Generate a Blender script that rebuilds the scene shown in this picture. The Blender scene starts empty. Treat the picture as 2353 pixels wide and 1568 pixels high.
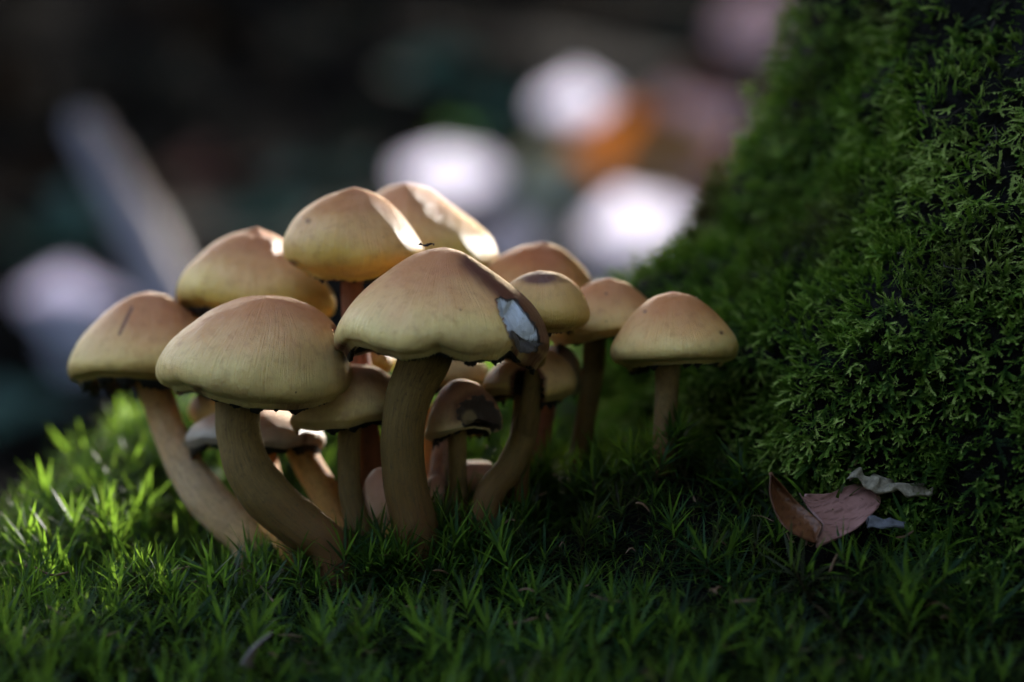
import bpy, math, random
import numpy as np
from mathutils import Vector

# ------------------------------------------------------------------ camera, sky, sun, exposure
random.seed(7)
rng = np.random.default_rng(11)
scene = bpy.context.scene
COL = scene.collection
PITCH = math.radians(5.0)
CAM = np.array((0.0, -0.67, 0.107))
cam_data = bpy.data.cameras.new('camera')
cam_data.lens = 100.0
cam_data.sensor_width = 36.0
cam_data.clip_start = 0.02
cam_data.clip_end = 300.0
cam_data.dof.use_dof = True
cam_data.dof.focus_distance = 0.664
cam_data.dof.aperture_fstop = 5.0
cam = bpy.data.objects.new('camera', cam_data)
COL.objects.link(cam)
cam.location = CAM
cam.rotation_euler = (math.pi / 2 - PITCH, 0, 0)
scene.camera = cam

SUN_AZ = math.radians(34.0)      # to the right of straight ahead
SUN_EL = math.radians(15.0)
SUN = np.array((math.sin(SUN_AZ) * math.cos(SUN_EL), math.cos(SUN_AZ) * math.cos(SUN_EL), math.sin(SUN_EL)))
world = bpy.data.worlds.new('World')
scene.world = world
world.use_nodes = True
wn = world.node_tree
wn.nodes.clear()
w_out = wn.nodes.new('ShaderNodeOutputWorld')
w_bg = wn.nodes.new('ShaderNodeBackground')
w_sky = wn.nodes.new('ShaderNodeTexSky')
w_sky.sky_type = 'NISHITA'
w_sky.sun_disc = False
w_sky.sun_elevation = SUN_EL
w_sky.sun_rotation = SUN_AZ
w_sky.air_density = 0.8
w_sky.dust_density = 7.0
w_sky.ozone_density = 0.0
w_bg.inputs['Strength'].default_value = 0.15
wn.links.new(w_sky.outputs[0], w_bg.inputs['Color'])
wn.links.new(w_bg.outputs[0], w_out.inputs['Surface'])
sun_data = bpy.data.lights.new('sun', 'SUN')
sun_data.energy = 2.0
sun_data.angle = math.radians(0.9)
sun_data.color = (1.0, 0.94, 0.86)
sun = bpy.data.objects.new('sun', sun_data)
COL.objects.link(sun)
sun.rotation_euler = Vector(SUN).to_track_quat('Z', 'Y').to_euler()
scene.view_settings.view_transform = 'Standard'
scene.view_settings.look = 'None'
scene.view_settings.gamma = 1.0
scene.view_settings.exposure = 3.4
scene.render.engine = 'CYCLES'
scene.cycles.use_denoising = True
scene.cycles.max_bounces = 8
scene.cycles.diffuse_bounces = 4
scene.cycles.transmission_bounces = 6
scene.cycles.sample_clamp_indirect = 6.0

# ------------------------------------------------------------------ picture <-> place helpers
IW, IH = 2353.0, 1568.0
K = 36.0 / 100.0
FWD = np.array((0, math.cos(PITCH), -math.sin(PITCH)))
UP = np.array((0, math.sin(PITCH), math.cos(PITCH)))
RIGHT = np.array((1.0, 0, 0))


def ray(u, v):
    return FWD + RIGHT * ((u - IW / 2) / IW * K) + UP * ((IH / 2 - v) / IW * K)


def at(u, v, y):
    d = ray(u, v)
    return CAM + d * ((y - CAM[1]) / d[1])


def proj(P):
    q = np.asarray(P) - CAM
    dz = q @ FWD
    return IW / 2 + (q @ RIGHT) / dz / K * IW, IH / 2 - (q @ UP) / dz / K * IW


def px(n, y):                     # length of n picture pixels at depth y
    return n / IW * K * (y - CAM[1])


def sstep(a, b, x):
    t = np.clip((x - a) / (b - a), 0, 1)
    return t * t * (3 - 2 * t)


class Wob:                        # smooth random field: a sum of sines
    def __init__(self, freq, n=14, seed=0, dim=3):
        r = np.random.default_rng(seed)
        k = r.normal(size=(n, dim))
        self.k = k / np.linalg.norm(k, axis=1)[:, None] * freq * r.uniform(.5, 1.6, n)[:, None]
        self.p = r.uniform(0, 6.283, n)
        self.n = n

    def __call__(self, P):
        P = np.asarray(P, float)
        return np.sin(P @ self.k.T + self.p).sum(-1) / math.sqrt(self.n)


def spline(pts, n):
    P = np.array(pts, float)
    Q = np.vstack([2 * P[0] - P[1], P, 2 * P[-1] - P[-2]])
    out = []
    for i in range(1, len(Q) - 2):
        t = np.linspace(0, 1, 24, endpoint=False)[:, None]
        a, b, c, d = Q[i - 1], Q[i], Q[i + 1], Q[i + 2]
        out.append(.5 * (2 * b + (c - a) * t + (2 * a - 5 * b + 4 * c - d) * t ** 2 + (3 * b - a - 3 * c + d) * t ** 3))
    out.append(P[-1][None])
    C = np.vstack(out)
    s = np.r_[0, np.cumsum(np.linalg.norm(np.diff(C[:, :min(3, C.shape[1])], axis=0), axis=1))]
    return np.stack([np.interp(np.linspace(0, s[-1], n), s, C[:, j]) for j in range(C.shape[1])], 1)


# ------------------------------------------------------------------ mesh helpers
def mesh_obj(name, V, F, mat, parent=None, attrs=None, smooth=True, mesh=None):
    """F: list of index arrays (n,3) / (n,4)"""
    V = np.asarray(V, np.float32)
    me = bpy.data.meshes.new(name)
    Fs = [np.asarray(f, np.int32) for f in (F if isinstance(F, list) else [F]) if len(f)]
    nl = sum(f.size for f in Fs)
    nf = sum(len(f) for f in Fs)
    me.vertices.add(len(V))
    me.vertices.foreach_set('co', V.ravel())
    me.loops.add(nl)
    me.loops.foreach_set('vertex_index', np.concatenate([f.ravel() for f in Fs]))
    me.polygons.add(nf)
    starts, c = [], 0
    for f in Fs:
        starts.append(c + np.arange(len(f)) * f.shape[1])
        c += f.size
    me.polygons.foreach_set('loop_start', np.concatenate(starts).astype(np.int32))
    me.update(calc_edges=True)
    me.validate()
    if smooth:
        me.polygons.foreach_set('use_smooth', np.ones(len(me.polygons), bool))
    for k, a in (attrs or {}).items():
        a = np.asarray(a, np.float32)
        if a.ndim == 1:
            at_ = me.attributes.new(k, 'FLOAT', 'POINT')
            at_.data.foreach_set('value', a)
        else:
            at_ = me.attributes.new(k, 'FLOAT_VECTOR', 'POINT')
            at_.data.foreach_set('vector', a.ravel())
    me.materials.append(mat)
    o = bpy.data.objects.new(name, me)
    COL.objects.link(o)
    if parent is not None:
        o.parent = parent
        o.matrix_parent_inverse = parent.matrix_basis.inverted()
    return o


def thing(name, loc, label, cat, group=None):
    o = bpy.data.objects.new(name, None)
    o.empty_display_size = 0.01
    COL.objects.link(o)
    o.location = loc
    return tag(o, label, cat, group)


def tag(o, label=None, cat=None, group=None, kind=None):
    if label: o['label'] = label
    if cat: o['category'] = cat
    if group: o['group'] = group
    if kind: o['kind'] = kind
    return o


def grid_faces(nu, nv, wrap=False):       # nu rows, nv columns
    i = np.arange(nu - 1)[:, None]
    j = np.arange(nv if wrap else nv - 1)[None]
    j2 = (j + 1) % nv
    return np.stack([i * nv + j, i * nv + j2, (i + 1) * nv + j2, (i + 1) * nv + j], -1).reshape(-1, 4)


def tube(path, rad, n=12, cap=True, squash=None):
    P = np.asarray(path, float)
    T = np.gradient(P, axis=0)
    T /= np.linalg.norm(T, axis=1)[:, None]
    ref = np.array((0, 1.0, 0)) if abs(T[:, 1]).max() < .9 else np.array((1.0, 0, 0))
    A = np.cross(T, ref); A /= np.linalg.norm(A, axis=1)[:, None]
    B = np.cross(T, A)
    th = np.linspace(0, 2 * math.pi, n, endpoint=False)
    rad = np.broadcast_to(np.asarray(rad, float), (len(P),))
    V = P[:, None] + rad[:, None, None] * (np.cos(th)[None, :, None] * A[:, None] + np.sin(th)[None, :, None] * B[:, None])
    return V, th


def tube_mesh(path, rad, n=8):
    V, _ = tube(path, rad, n)
    m = len(V)
    VV = np.vstack([V.reshape(-1, 3), V[0].mean(0), V[-1].mean(0)])
    F = grid_faces(m, n, True)
    j = np.arange(n)
    c0 = np.stack([np.full(n, m * n), (j + 1) % n, j], -1)
    c1 = np.stack([np.full(n, m * n + 1), (m - 1) * n + j, (m - 1) * n + (j + 1) % n], -1)
    return VV, [F, c0, c1]


# ------------------------------------------------------------------ materials
class NT:
    def __init__(self, name):
        self.m = bpy.data.materials.new(name)
        self.m.use_nodes = True
        self.t = self.m.node_tree
        self.t.nodes.clear()
        self.out = self.t.nodes.new('ShaderNodeOutputMaterial')

    def n(self, typ, _ins=None, **kw):
        nd = self.t.nodes.new(typ)
        for k, v in kw.items():
            setattr(nd, k, v)
        for k, v in (_ins or {}).items():
            self.set(nd.inputs[k], v)
        return nd

    def set(self, sock, v):
        if hasattr(v, 'is_output') or hasattr(v, 'is_linked'):
            self.t.links.new(v, sock)
        else:
            if isinstance(v, tuple) and len(v) == 3 and len(sock.default_value) == 4:
                v = v + (1.0,)
            sock.default_value = v

    def attr(self, name, vec=False):
        a = self.n('ShaderNodeAttribute', attribute_name=name)
        return a.outputs['Vector' if vec else 'Fac']

    def math(self, op, a, b=0.0, c=0.0, clamp=False):
        nd = self.n('ShaderNodeMath', operation=op, use_clamp=clamp)
        self.set(nd.inputs[0], a); self.set(nd.inputs[1], b); self.set(nd.inputs[2], c)
        return nd.outputs[0]

    def mix(self, f, a, b, mode='MIX'):
        nd = self.n('ShaderNodeMix', data_type='RGBA', blend_type=mode)
        self.set(nd.inputs[0], f); self.set(nd.inputs[6], a); self.set(nd.inputs[7], b)
        return nd.outputs[2]

    def ramp(self, f, stops, interp='LINEAR'):
        nd = self.n('ShaderNodeValToRGB')
        cr = nd.color_ramp
        cr.interpolation = interp
        while len(cr.elements) < len(stops): cr.elements.new(.5)
        for e, (p, c) in zip(cr.elements, stops):
            e.position = p
            e.color = (c + (1.0,)) if isinstance(c, tuple) else (c, c, c, 1)
        self.set(nd.inputs[0], f)
        return nd.outputs[0]

    def noise(self, vec, scale, detail=3.0, rough=.55, dist=0.0):
        nd = self.n('ShaderNodeTexNoise', {'Scale': scale, 'Detail': detail, 'Roughness': rough, 'Distortion': dist})
        if vec is not None: self.set(nd.inputs['Vector'], vec)
        return nd.outputs['Fac']

    def vmul(self, v, s):
        nd = self.n('ShaderNodeVectorMath', operation='MULTIPLY')
        self.set(nd.inputs[0], v); self.set(nd.inputs[1], s)
        return nd.outputs[0]

    def pos(self):
        return self.n('ShaderNodeTexCoord').outputs['Object']

    def bump(self, h, strength=.3, dist=.001):
        return self.n('ShaderNodeBump', {'Height': h, 'Strength': strength, 'Distance': dist}).outputs[0]

    def done(self, shader):
        self.t.links.new(shader, self.out.inputs['Surface'])
        return self.m

    def principled(self, **ins):
        return self.n('ShaderNodeBsdfPrincipled', {k.replace('_', ' '): v for k, v in ins.items()})


def cap_material(name, centre, mid, margin, stain_shade=(.10, .028, .02), seed=0.0, rough=.38, sss=.22):
    m = NT(name)
    t = m.attr('t'); fib = m.attr('fib', True)
    off = m.n('ShaderNodeVectorMath', operation='ADD')
    m.set(off.inputs[0], m.pos()); off.inputs[1].default_value = (seed, seed * .7, -seed)
    p = off.outputs[0]
    n1 = m.noise(p, 90, 3)
    n2 = m.noise(p, 420, 4, .6)
    n0 = m.noise(p, 38, 2)
    tt = m.math('ADD', m.math('ADD', t, m.math('MULTIPLY', m.math('SUBTRACT', n1, .5), .35)), m.math('MULTIPLY', m.math('SUBTRACT', n0, .5), .45))
    base = m.ramp(tt, [(.0, centre), (.34, tuple(.75 * a + .25 * b for a, b in zip(centre, mid))), (.62, mid), (.82, margin), (1, tuple(.66 * c for c in margin))])
    # radial fibrils
    f1 = m.noise(m.vmul(fib, (26.0, 26.0, 2.0)), 1.0, 4, .7)
    f2 = m.noise(m.vmul(fib, (70.0, 70.0, 3.0)), 1.0, 3, .7)
    base = m.mix(m.math('MULTIPLY', m.ramp(f1, [(.35, .0), (.75, .3)]), m.ramp(n1, [(.35, .2), (.65, 1.0)])), base, tuple(.62 * c for c in mid), 'MIX')
    base = m.mix(m.ramp(f2, [(.5, .0), (.8, .22)]), base, tuple(.6 * c for c in centre))
    base = m.mix(m.ramp(n2, [(.5, .0), (.74, .3)]), base, tuple(.55 * a for a in centre))
    # small dark specks
    vo = m.n('ShaderNodeTexVoronoi', {'Scale': 260.0, 'Randomness': 1.0})
    m.set(vo.inputs['Vector'], p)
    vc = m.n('ShaderNodeSeparateColor'); m.set(vc.inputs[0], vo.outputs['Color'])
    rad = m.math('MULTIPLY', m.math('SUBTRACT', vc.outputs[0], .90, clamp=True), 1.3)
    spot = m.math('LESS_THAN', vo.outputs['Distance'], rad)
    base = m.mix(m.math('MULTIPLY', spot, .75), base, (.06, .035, .02))
    st = m.attr('stain_shade')
    stn = m.math('ADD', st, m.math('MULTIPLY', m.math('SUBTRACT', m.noise(m.vmul(fib, (34.0, 34.0, 6.0)), 1.0, 4, .7), .5), m.math('MULTIPLY', m.math('MINIMUM', st, .5), 1.5)))
    base = m.mix(m.ramp(stn, [(.12, .0), (.75, .93)]), base, stain_shade)
    h = m.math('ADD', m.math('MULTIPLY', f2, .5), m.math('ADD', m.math('MULTIPLY', n2, .6), m.math('MULTIPLY', f1, .6)))
    h = m.math('ADD', h, m.math('MULTIPLY', m.noise(p, 1500, 3, .7), .25))
    b = m.bump(h, .6, .0008)
    pr = m.principled(Base_Color=base, Roughness=m.math('ADD', m.math('MULTIPLY', n2, .25), rough - .1), Normal=b)
    pr.inputs['Subsurface Weight'].default_value = sss
    pr.inputs['Subsurface Radius'].default_value = (1.0, .45, .18)
    pr.inputs['Subsurface Scale'].default_value = .0035
    pr.inputs['Specular IOR Level'].default_value = .3
    return m.done(pr.outputs[0])


def stem_material(name, top, mid, base_c, seed=0.0, sss=.25):
    m = NT(name)
    t = m.attr('t'); fib = m.attr('fib', True)
    off = m.n('ShaderNodeVectorMath', operation='ADD')
    m.set(off.inputs[0], fib); off.inputs[1].default_value = (seed, seed, seed)
    fb = off.outputs[0]
    f1 = m.noise(m.vmul(fb, (7.0, 7.0, 3.0)), 1.0, 4, .7)
    f2 = m.noise(m.vmul(fb, (22.0, 22.0, 6.0)), 1.0, 4, .75)
    n1 = m.noise(m.vmul(fb, (2.0, 2.0, 5.0)), 1.0, 3)
    tt = m.math('ADD', t, m.math('MULTIPLY', m.math('SUBTRACT', n1, .5), .35))
    c = m.ramp(tt, [(0, top), (.45, mid), (.85, base_c), (1, tuple(.6 * a for a in base_c))])
    c = m.mix(m.ramp(f1, [(.4, .0), (.75, .6)]), c, tuple(.5 * a for a in mid))
    c = m.mix(m.ramp(f2, [(.5, .0), (.68, .7)]), c, (.06, .04, .018))
    c = m.mix(m.ramp(m.noise(m.pos(), 900, 3, .7), [(.56, .0), (.68, .45)]), c, (.05, .03, .015))
    st = m.attr('stain_shade')
    c = m.mix(m.ramp(m.math('ADD', st, m.math('MULTIPLY', m.math('SUBTRACT', f2, .5), m.math('MULTIPLY', st, 1.6))), [(.3, .0), (.7, .92)]), c, (.035, .02, .012))
    b = m.bump(m.math('ADD', f1, f2), .5, .0005)
    pr = m.principled(Base_Color=c, Roughness=.62, Normal=b)
    pr.inputs['Subsurface Weight'].default_value = sss
    pr.inputs['Subsurface Radius'].default_value = (1.0, .42, .14)
    pr.inputs['Subsurface Scale'].default_value = .004
    pr.inputs['Specular IOR Level'].default_value = .15
    return m.done(pr.outputs[0])


def simple_material(name, col, rough=.6, noise_scale=300, var=.4, bump=.3, bdist=.001, spec=.4):
    m = NT(name)
    n = m.noise(m.pos(), noise_scale, 4, .65)
    c = m.mix(m.ramp(n, [(.3, 1.0), (.7, .0)]), col, tuple(a * (1 - var) for a in col))
    pr = m.principled(Base_Color=c, Roughness=rough, Normal=m.bump(n, bump, bdist))
    pr.inputs['Specular IOR Level'].default_value = spec
    return m.done(pr.outputs[0])


def leafy_material(name, stops, dry, trans, rough=.4, tfac=.45, spec=.5, dry2=None):
    """stops over attribute tint; attribute dry mixes to the dry colour; light passes through the blades"""
    m = NT(name)
    c = m.ramp(m.attr('tint'), stops)
    c = m.mix(m.attr('dry'), c, dry)
    pr = m.principled(Base_Color=c, Roughness=rough)
    pr.inputs['Specular IOR Level'].default_value = spec
    tr = m.n('ShaderNodeBsdfTranslucent', {'Color': m.mix(m.attr('dry'), trans, tuple(.8 * d for d in dry))})
    mx = m.n('ShaderNodeMixShader', {0: tfac, 1: pr.outputs[0], 2: tr.outputs[0]})
    return m.done(mx.outputs[0])


M = {}
M['gill'] = simple_material('gill_flesh', (.06, .045, .028), .7, 500, .5)
M['veil'] = simple_material('veil_dark', (.014, .010, .008), .55, 600, .5)
M['soil'] = simple_material('soil', (.006, .005, .004), 1.0, 40, .6, .6, .01, .03)
M['bark'] = simple_material('bark', (.009, .008, .007), .9, 160, .7, .9, .004, .08)
M['far_bark'] = simple_material('far_bark', (.05, .042, .035), .9, 12, .5, .8, .02, .2)
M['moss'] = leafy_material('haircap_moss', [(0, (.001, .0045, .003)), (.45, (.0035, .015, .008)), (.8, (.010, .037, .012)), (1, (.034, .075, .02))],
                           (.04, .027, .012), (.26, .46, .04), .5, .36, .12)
M['trunk_moss'] = leafy_material('trunk_moss', [(0, (.006, .016, .005)), (.4, (.032, .072, .01)), (.75, (.13, .21, .024)), (1, (.30, .37, .09))],
                                 (.085, .06, .03), (.12, .24, .02), .6, .3, .1)
M['crown'] = leafy_material('crown_leaf', [(0, (.03, .07, .015)), (1, (.06, .1, .02))], (.1, .06, .02), (.08, .14, .01), .5, .3)
M['litter'] = leafy_material('leaf_litter', [(0, (.004, .003, .003)), (.55, (.008, .006, .005)), (.68, (.03, .013, .006)), (.8, (.006, .014, .010)), (.9, (.008, .022, .016)), (.93, (.09, .085, .10)), (1, (.2, .19, .22))],
                             (.005, .004, .003), (.012, .007, .004), .95, .12, .03)


# ------------------------------------------------------------------ the ground
def _tps(C, Z):
    n = len(C)
    d = np.linalg.norm(C[:, None] - C[None], axis=-1)
    Kk = np.where(d > 0, d * d * np.log(d + 1e-12), 0) + np.eye(n) * 2e-7
    Pm = np.c_[np.ones(n), C]
    A = np.block([[Kk, Pm], [Pm.T, np.zeros((3, 3))]])
    return np.linalg.solve(A, np.r_[Z, 0, 0, 0])


MOSS_H = .0095
_cp = []
for (u, v, y) in [(750, 1278, -.002), (950, 1245, -.003), (1527, 1005, .015), (1330, 1088, .035), (2151, 1085, .0), (1700, 930, .05),
                  (1176, 1590, -.075), (100, 1590, -.075), (2300, 1590, -.07), (300, 950, .10), (0, 1185, .055), (580, 1262, .032),
                  (900, 880, .15), (1300, 800, .15), (1500, 700, .16), (500, 900, .14), (1176, 1350, -.03), (300, 1300, -.012), (1900, 1270, -.03),
                  (1150, 1180, .010), (1240, 1105, .022), (1060, 1215, .004), (2320, 1150, -.012), (650, 1290, .004), (850, 1270, .0), (800, 1400, -.034), (500, 1400, -.035), (1500, 1200, -.010), (1700, 1100, .0)]:
    p = at(u, v, y)
    _cp.append((p[0], p[1], p[2] - MOSS_H))
_cp += [(-.142, .10, -.028), (-.15, .16, -.05), (-.19, .08, -.05), (-.12, .21, -.03), (-.22, 0, -.045), (-.3, .1, -.07), (-.3, -.15, -.05), (.3, -.15, -.01), (.32, .15, .06), (0, -.35, -.06), (.3, -.35, -.05), (-.3, -.35, -.07), (.2, .3, .06), (0, .3, .02)]
_cp = np.array(_cp)
_w = _tps(_cp[:, :2], _cp[:, 2])
_gw = Wob(9.0, 12, 5, 2)
_gw2 = Wob(2.1, 10, 6, 2)
_gw3 = Wob(160.0, 14, 8, 2)


def ground(x, y):
    x = np.asarray(x, float); y = np.asarray(y, float)
    q = np.stack([x, y], -1)
    d = np.linalg.norm(np.clip(q, (-.5, -.5), (.5, .5))[..., None, :] - _cp[:, :2], axis=-1)
    loc = (d * d * np.log(d + 1e-12)) @ _w[:-3] + _w[-3] + np.clip(x, -.5, .5) * _w[-2] + np.clip(y, -.5, .5) * _w[-1]
    loc = loc + .0015 * _gw3(q)
    s = np.maximum(y - .85, 0)
    far = -.22 + 1.0 * np.tanh(.19 * s / 1.0) + .03 * s + .03 * _gw(q) * sstep(.5, 1.2, np.abs(y) + np.abs(x)) + .08 * _gw2(q) * sstep(2.5, 6, np.hypot(x, y))
    k = np.maximum.reduce([sstep(.17, .5, y), sstep(.20, .5, -x), sstep(.45, .8, x), sstep(.25, .42, -y)])
    return loc * (1 - k) + far * k


def ground_hit(u, v, lift=0.0, start=.5):
    d = ray(u, v)
    t = np.arange(start, 12, .001)
    P = CAM + d[None] * t[:, None]
    below = P[:, 2] < ground(P[:, 0], P[:, 1]) + lift
    i = int(np.argmax(below)) if below.any() else len(t) - 1
    return P[i]


s = np.linspace(-1, 1, 361)
gx = .10 * np.sinh(6.8 * s)
gy = .10 * np.sinh(6.8 * s) + .1
GX, GY = np.meshgrid(gx, gy)
tag(mesh_obj('ground', np.stack([GX, GY, ground(GX, GY)], -1).reshape(-1, 3), grid_faces(361, 361), M['soil']), kind='structure',
    label='dark forest soil under the moss and leaf litter', cat='ground')

# ------------------------------------------------------------------ the mossy tree beside the mushrooms
TA = np.array((.205, .108))
_sil = [(1815, -60), (1800, 0), (1782, 100), (1740, 185), (1700, 275), (1672, 360), (1638, 440), (1602, 515), (1560, 572), (1510, 615), (1455, 655), (1400, 700), (1340, 760)]
_tz, _tr = [], []
for (u, v) in _sil:
    p = at(u, v, .125)
    _tz.append(p[2]); _tr.append(TA[0] - p[0] - .011)
_tz = np.array(_tz[::-1]); _tr = np.array(_tr[::-1])
_tz = np.r_[-.1, _tz, .30, 1.0, 4.2]; _tr = np.r_[_tr[0] + .03, _tr, .108, .10, .07]
_lump = Wob(60.0, 14, 21); _lump2 = Wob(190.0, 16, 22); _ridge = Wob(14.0, 10, 23, 2)


def trunk_pt(th, z):
    th = np.asarray(th, float); z = np.asarray(z, float)
    r0 = np.interp(z, _tz, _tr)
    wf = sstep(-.35, .9, np.cos(th - math.radians(165)))
    r0 = np.minimum(r0, .148) + np.minimum(np.maximum(r0 - .148, 0), .024) * wf
    n = np.stack([np.cos(th), np.sin(th)], -1)
    base = np.stack([TA[0] + r0 * n[..., 0], TA[1] + r0 * n[..., 1], z], -1)
    fade = 1 - .6 * sstep(.3, 1.0, z)
    r = r0 + (.0048 * _lump(base) + .0026 * _lump2(base)) * fade + .004 * _ridge(np.stack([th, z * 3], -1))
    return np.stack([TA[0] + r * n[..., 0], TA[1] + r * n[..., 1], z], -1)


zz = np.r_[np.linspace(-.06, .22, 150), .22 + np.linspace(0, 1, 60)[1:] ** 1.8 * 3.9]
tt = np.linspace(0, 2 * math.pi, 280, endpoint=False)
TH, ZZ = np.meshgrid(tt, zz)
tree = thing('mossy_tree', (TA[0], TA[1], float(ground(TA[0], TA[1]))), 'moss-covered flaring tree trunk rising behind the small mushroom and the pink leaf', 'tree')
mesh_obj('trunk', trunk_pt(TH, ZZ).reshape(-1, 3), grid_faces(len(zz), 280, True), M['bark'], tree)


# instancing small meshes into one big mesh with numpy
def scatter(protos, which, R, T, extra):
    """protos: list of (V,F,attrs); R (n,3,3) incl. scale; T (n,3); extra: dict of (n,) arrays added to attrs"""
    Vs, Fs, As = [], [], {k: [] for k in protos[0][2]}
    off = 0
    for k, (V, F, A) in enumerate(protos):
        idx = np.where(which == k)[0]
        if not len(idx): continue
        W = np.einsum('nij,vj->nvi', R[idx], V) + T[idx][:, None]
        Vs.append(W.reshape(-1, 3))
        Fs.append((F[None] + (off + np.arange(len(idx)) * len(V))[:, None, None]).reshape(-1, 3))
        for a in A:
            As[a].append(np.clip(A[a][None] + (extra[a][idx][:, None] if a in extra else 0), 0, 1).reshape(-1))
        off += len(idx) * len(V)
    return np.vstack(Vs), [np.vstack(Fs)], {k: np.concatenate(v) for k, v in As.items()}


def blade(base, d, up, L, w, droop, nseg=3):
    """a narrow pointed leaf starting at base along d, bending by droop away from up"""
    side = np.cross(d, up); side /= np.linalg.norm(side) + 1e-9
    V, c, dd = [], base.copy(), d.copy()
    prof = [.75, 1.0, .72, .4][:nseg + 0]
    for k in range(nseg):
        V += [c - side * w * prof[k] / 2, c + side * w * prof[k] / 2]
        dd = dd - up * droop / nseg
        dd /= np.linalg.norm(dd)
        c = c + dd * L / nseg
    V.append(c)
    F = []
    for k in range(nseg - 1):
        a = 2 * k
        F += [(a, a + 1, a + 3), (a, a + 3, a + 2)]
    F.append((2 * nseg - 2, 2 * nseg - 1, 2 * nseg))
    return np.array(V), np.array(F)


def proto_join(parts):
    Vs, Fs, tin, dry, off = [], [], [], [], 0
    for V, F, a, b in parts:
        Vs.append(V); Fs.append(F + off); off += len(V)
        tin.append(np.broadcast_to(a, len(V)) * 1.0); dry.append(np.full(len(V), b))
    return np.vstack(Vs), np.vstack(Fs), {'tint': np.concatenate(tin), 'dry': np.concatenate(dry)}


def star_moss(r, nleaf, open_=1.0):
    H = r.uniform(.006, .0115)
    lean = np.array((r.uniform(-.25, .25), r.uniform(-.25, .25), 1)); lean /= np.linalg.norm(lean)
    parts = []
    st = np.array([[0, 0, 0], lean * H * .98])
    for a in range(3):
        o = np.array((math.cos(a * 2.09), math.sin(a * 2.09), 0)) * .00028
        o2 = np.array((math.cos(a * 2.09 + 2.09), math.sin(a * 2.09 + 2.09), 0)) * .00028
        parts.append((np.array([st[0] + o, st[0] + o2, st[1] + o2 * .6, st[1] + o * .6]), np.array([(0, 1, 2), (0, 2, 3)]), .1, .9))
    for i in range(nleaf):
        f = (i + r.uniform(0, .6)) / nleaf
        hgt = H * (.22 + .78 * f ** .8)
        az = i * 2.399 + r.uniform(-.3, .3)
        ang = math.radians((88 - 64 * f ** 1.6) * open_ + r.uniform(-12, 12))
        d = np.array((math.cos(az) * math.sin(ang), math.sin(az) * math.sin(ang), math.cos(ang)))
        L = r.uniform(.0075, .0118) * (.72 + .28 * math.sin(math.pi * min(1, f + .25)))
        up = np.array((0, 0, 1.0))
        V, F = blade(lean * hgt, d, up, L, r.uniform(.00042, .00064), r.uniform(.25, 1.0) * (1.2 - f))
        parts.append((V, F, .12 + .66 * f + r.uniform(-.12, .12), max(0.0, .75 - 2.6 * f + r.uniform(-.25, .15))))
    return proto_join(parts)


rp = np.random.default_rng(3)
star_hi = [star_moss(rp, int(rp.integers(20, 30)), rp.choice((.7, .9, 1.0, 1.08))) for _ in range(16)]
star_lo = [star_moss(rp, 10) for _ in range(6)]


def rot_z_tilt(n, r, tilt, smin, smax):
    a = r.uniform(0, 6.283, n)
    sc = r.uniform(smin, smax, n)
    Rz = np.zeros((n, 3, 3)); Rz[:, 0, 0] = np.cos(a); Rz[:, 0, 1] = -np.sin(a); Rz[:, 1, 0] = np.sin(a); Rz[:, 1, 1] = np.cos(a); Rz[:, 2, 2] = 1
    b, c = r.normal(0, tilt, n), r.normal(0, tilt, n)
    Rx = np.zeros((n, 3, 3)); Rx[:, 0, 0] = 1; Rx[:, 1, 1] = np.cos(b); Rx[:, 1, 2] = -np.sin(b); Rx[:, 2, 1] = np.sin(b); Rx[:, 2, 2] = np.cos(b)
    Ry = np.zeros((n, 3, 3)); Ry[:, 1, 1] = 1; Ry[:, 0, 0] = np.cos(c); Ry[:, 0, 2] = np.sin(c); Ry[:, 2, 0] = -np.sin(c); Ry[:, 2, 2] = np.cos(c)
    return np.einsum('nij,njk,nkl->nil', Rx, Ry, Rz) * sc[:, None, None]


# mushrooms' own feet: keep moss stems out of them
STEM_FEET = []
LOW = []           # moss is pressed down under what lies on it


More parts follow.
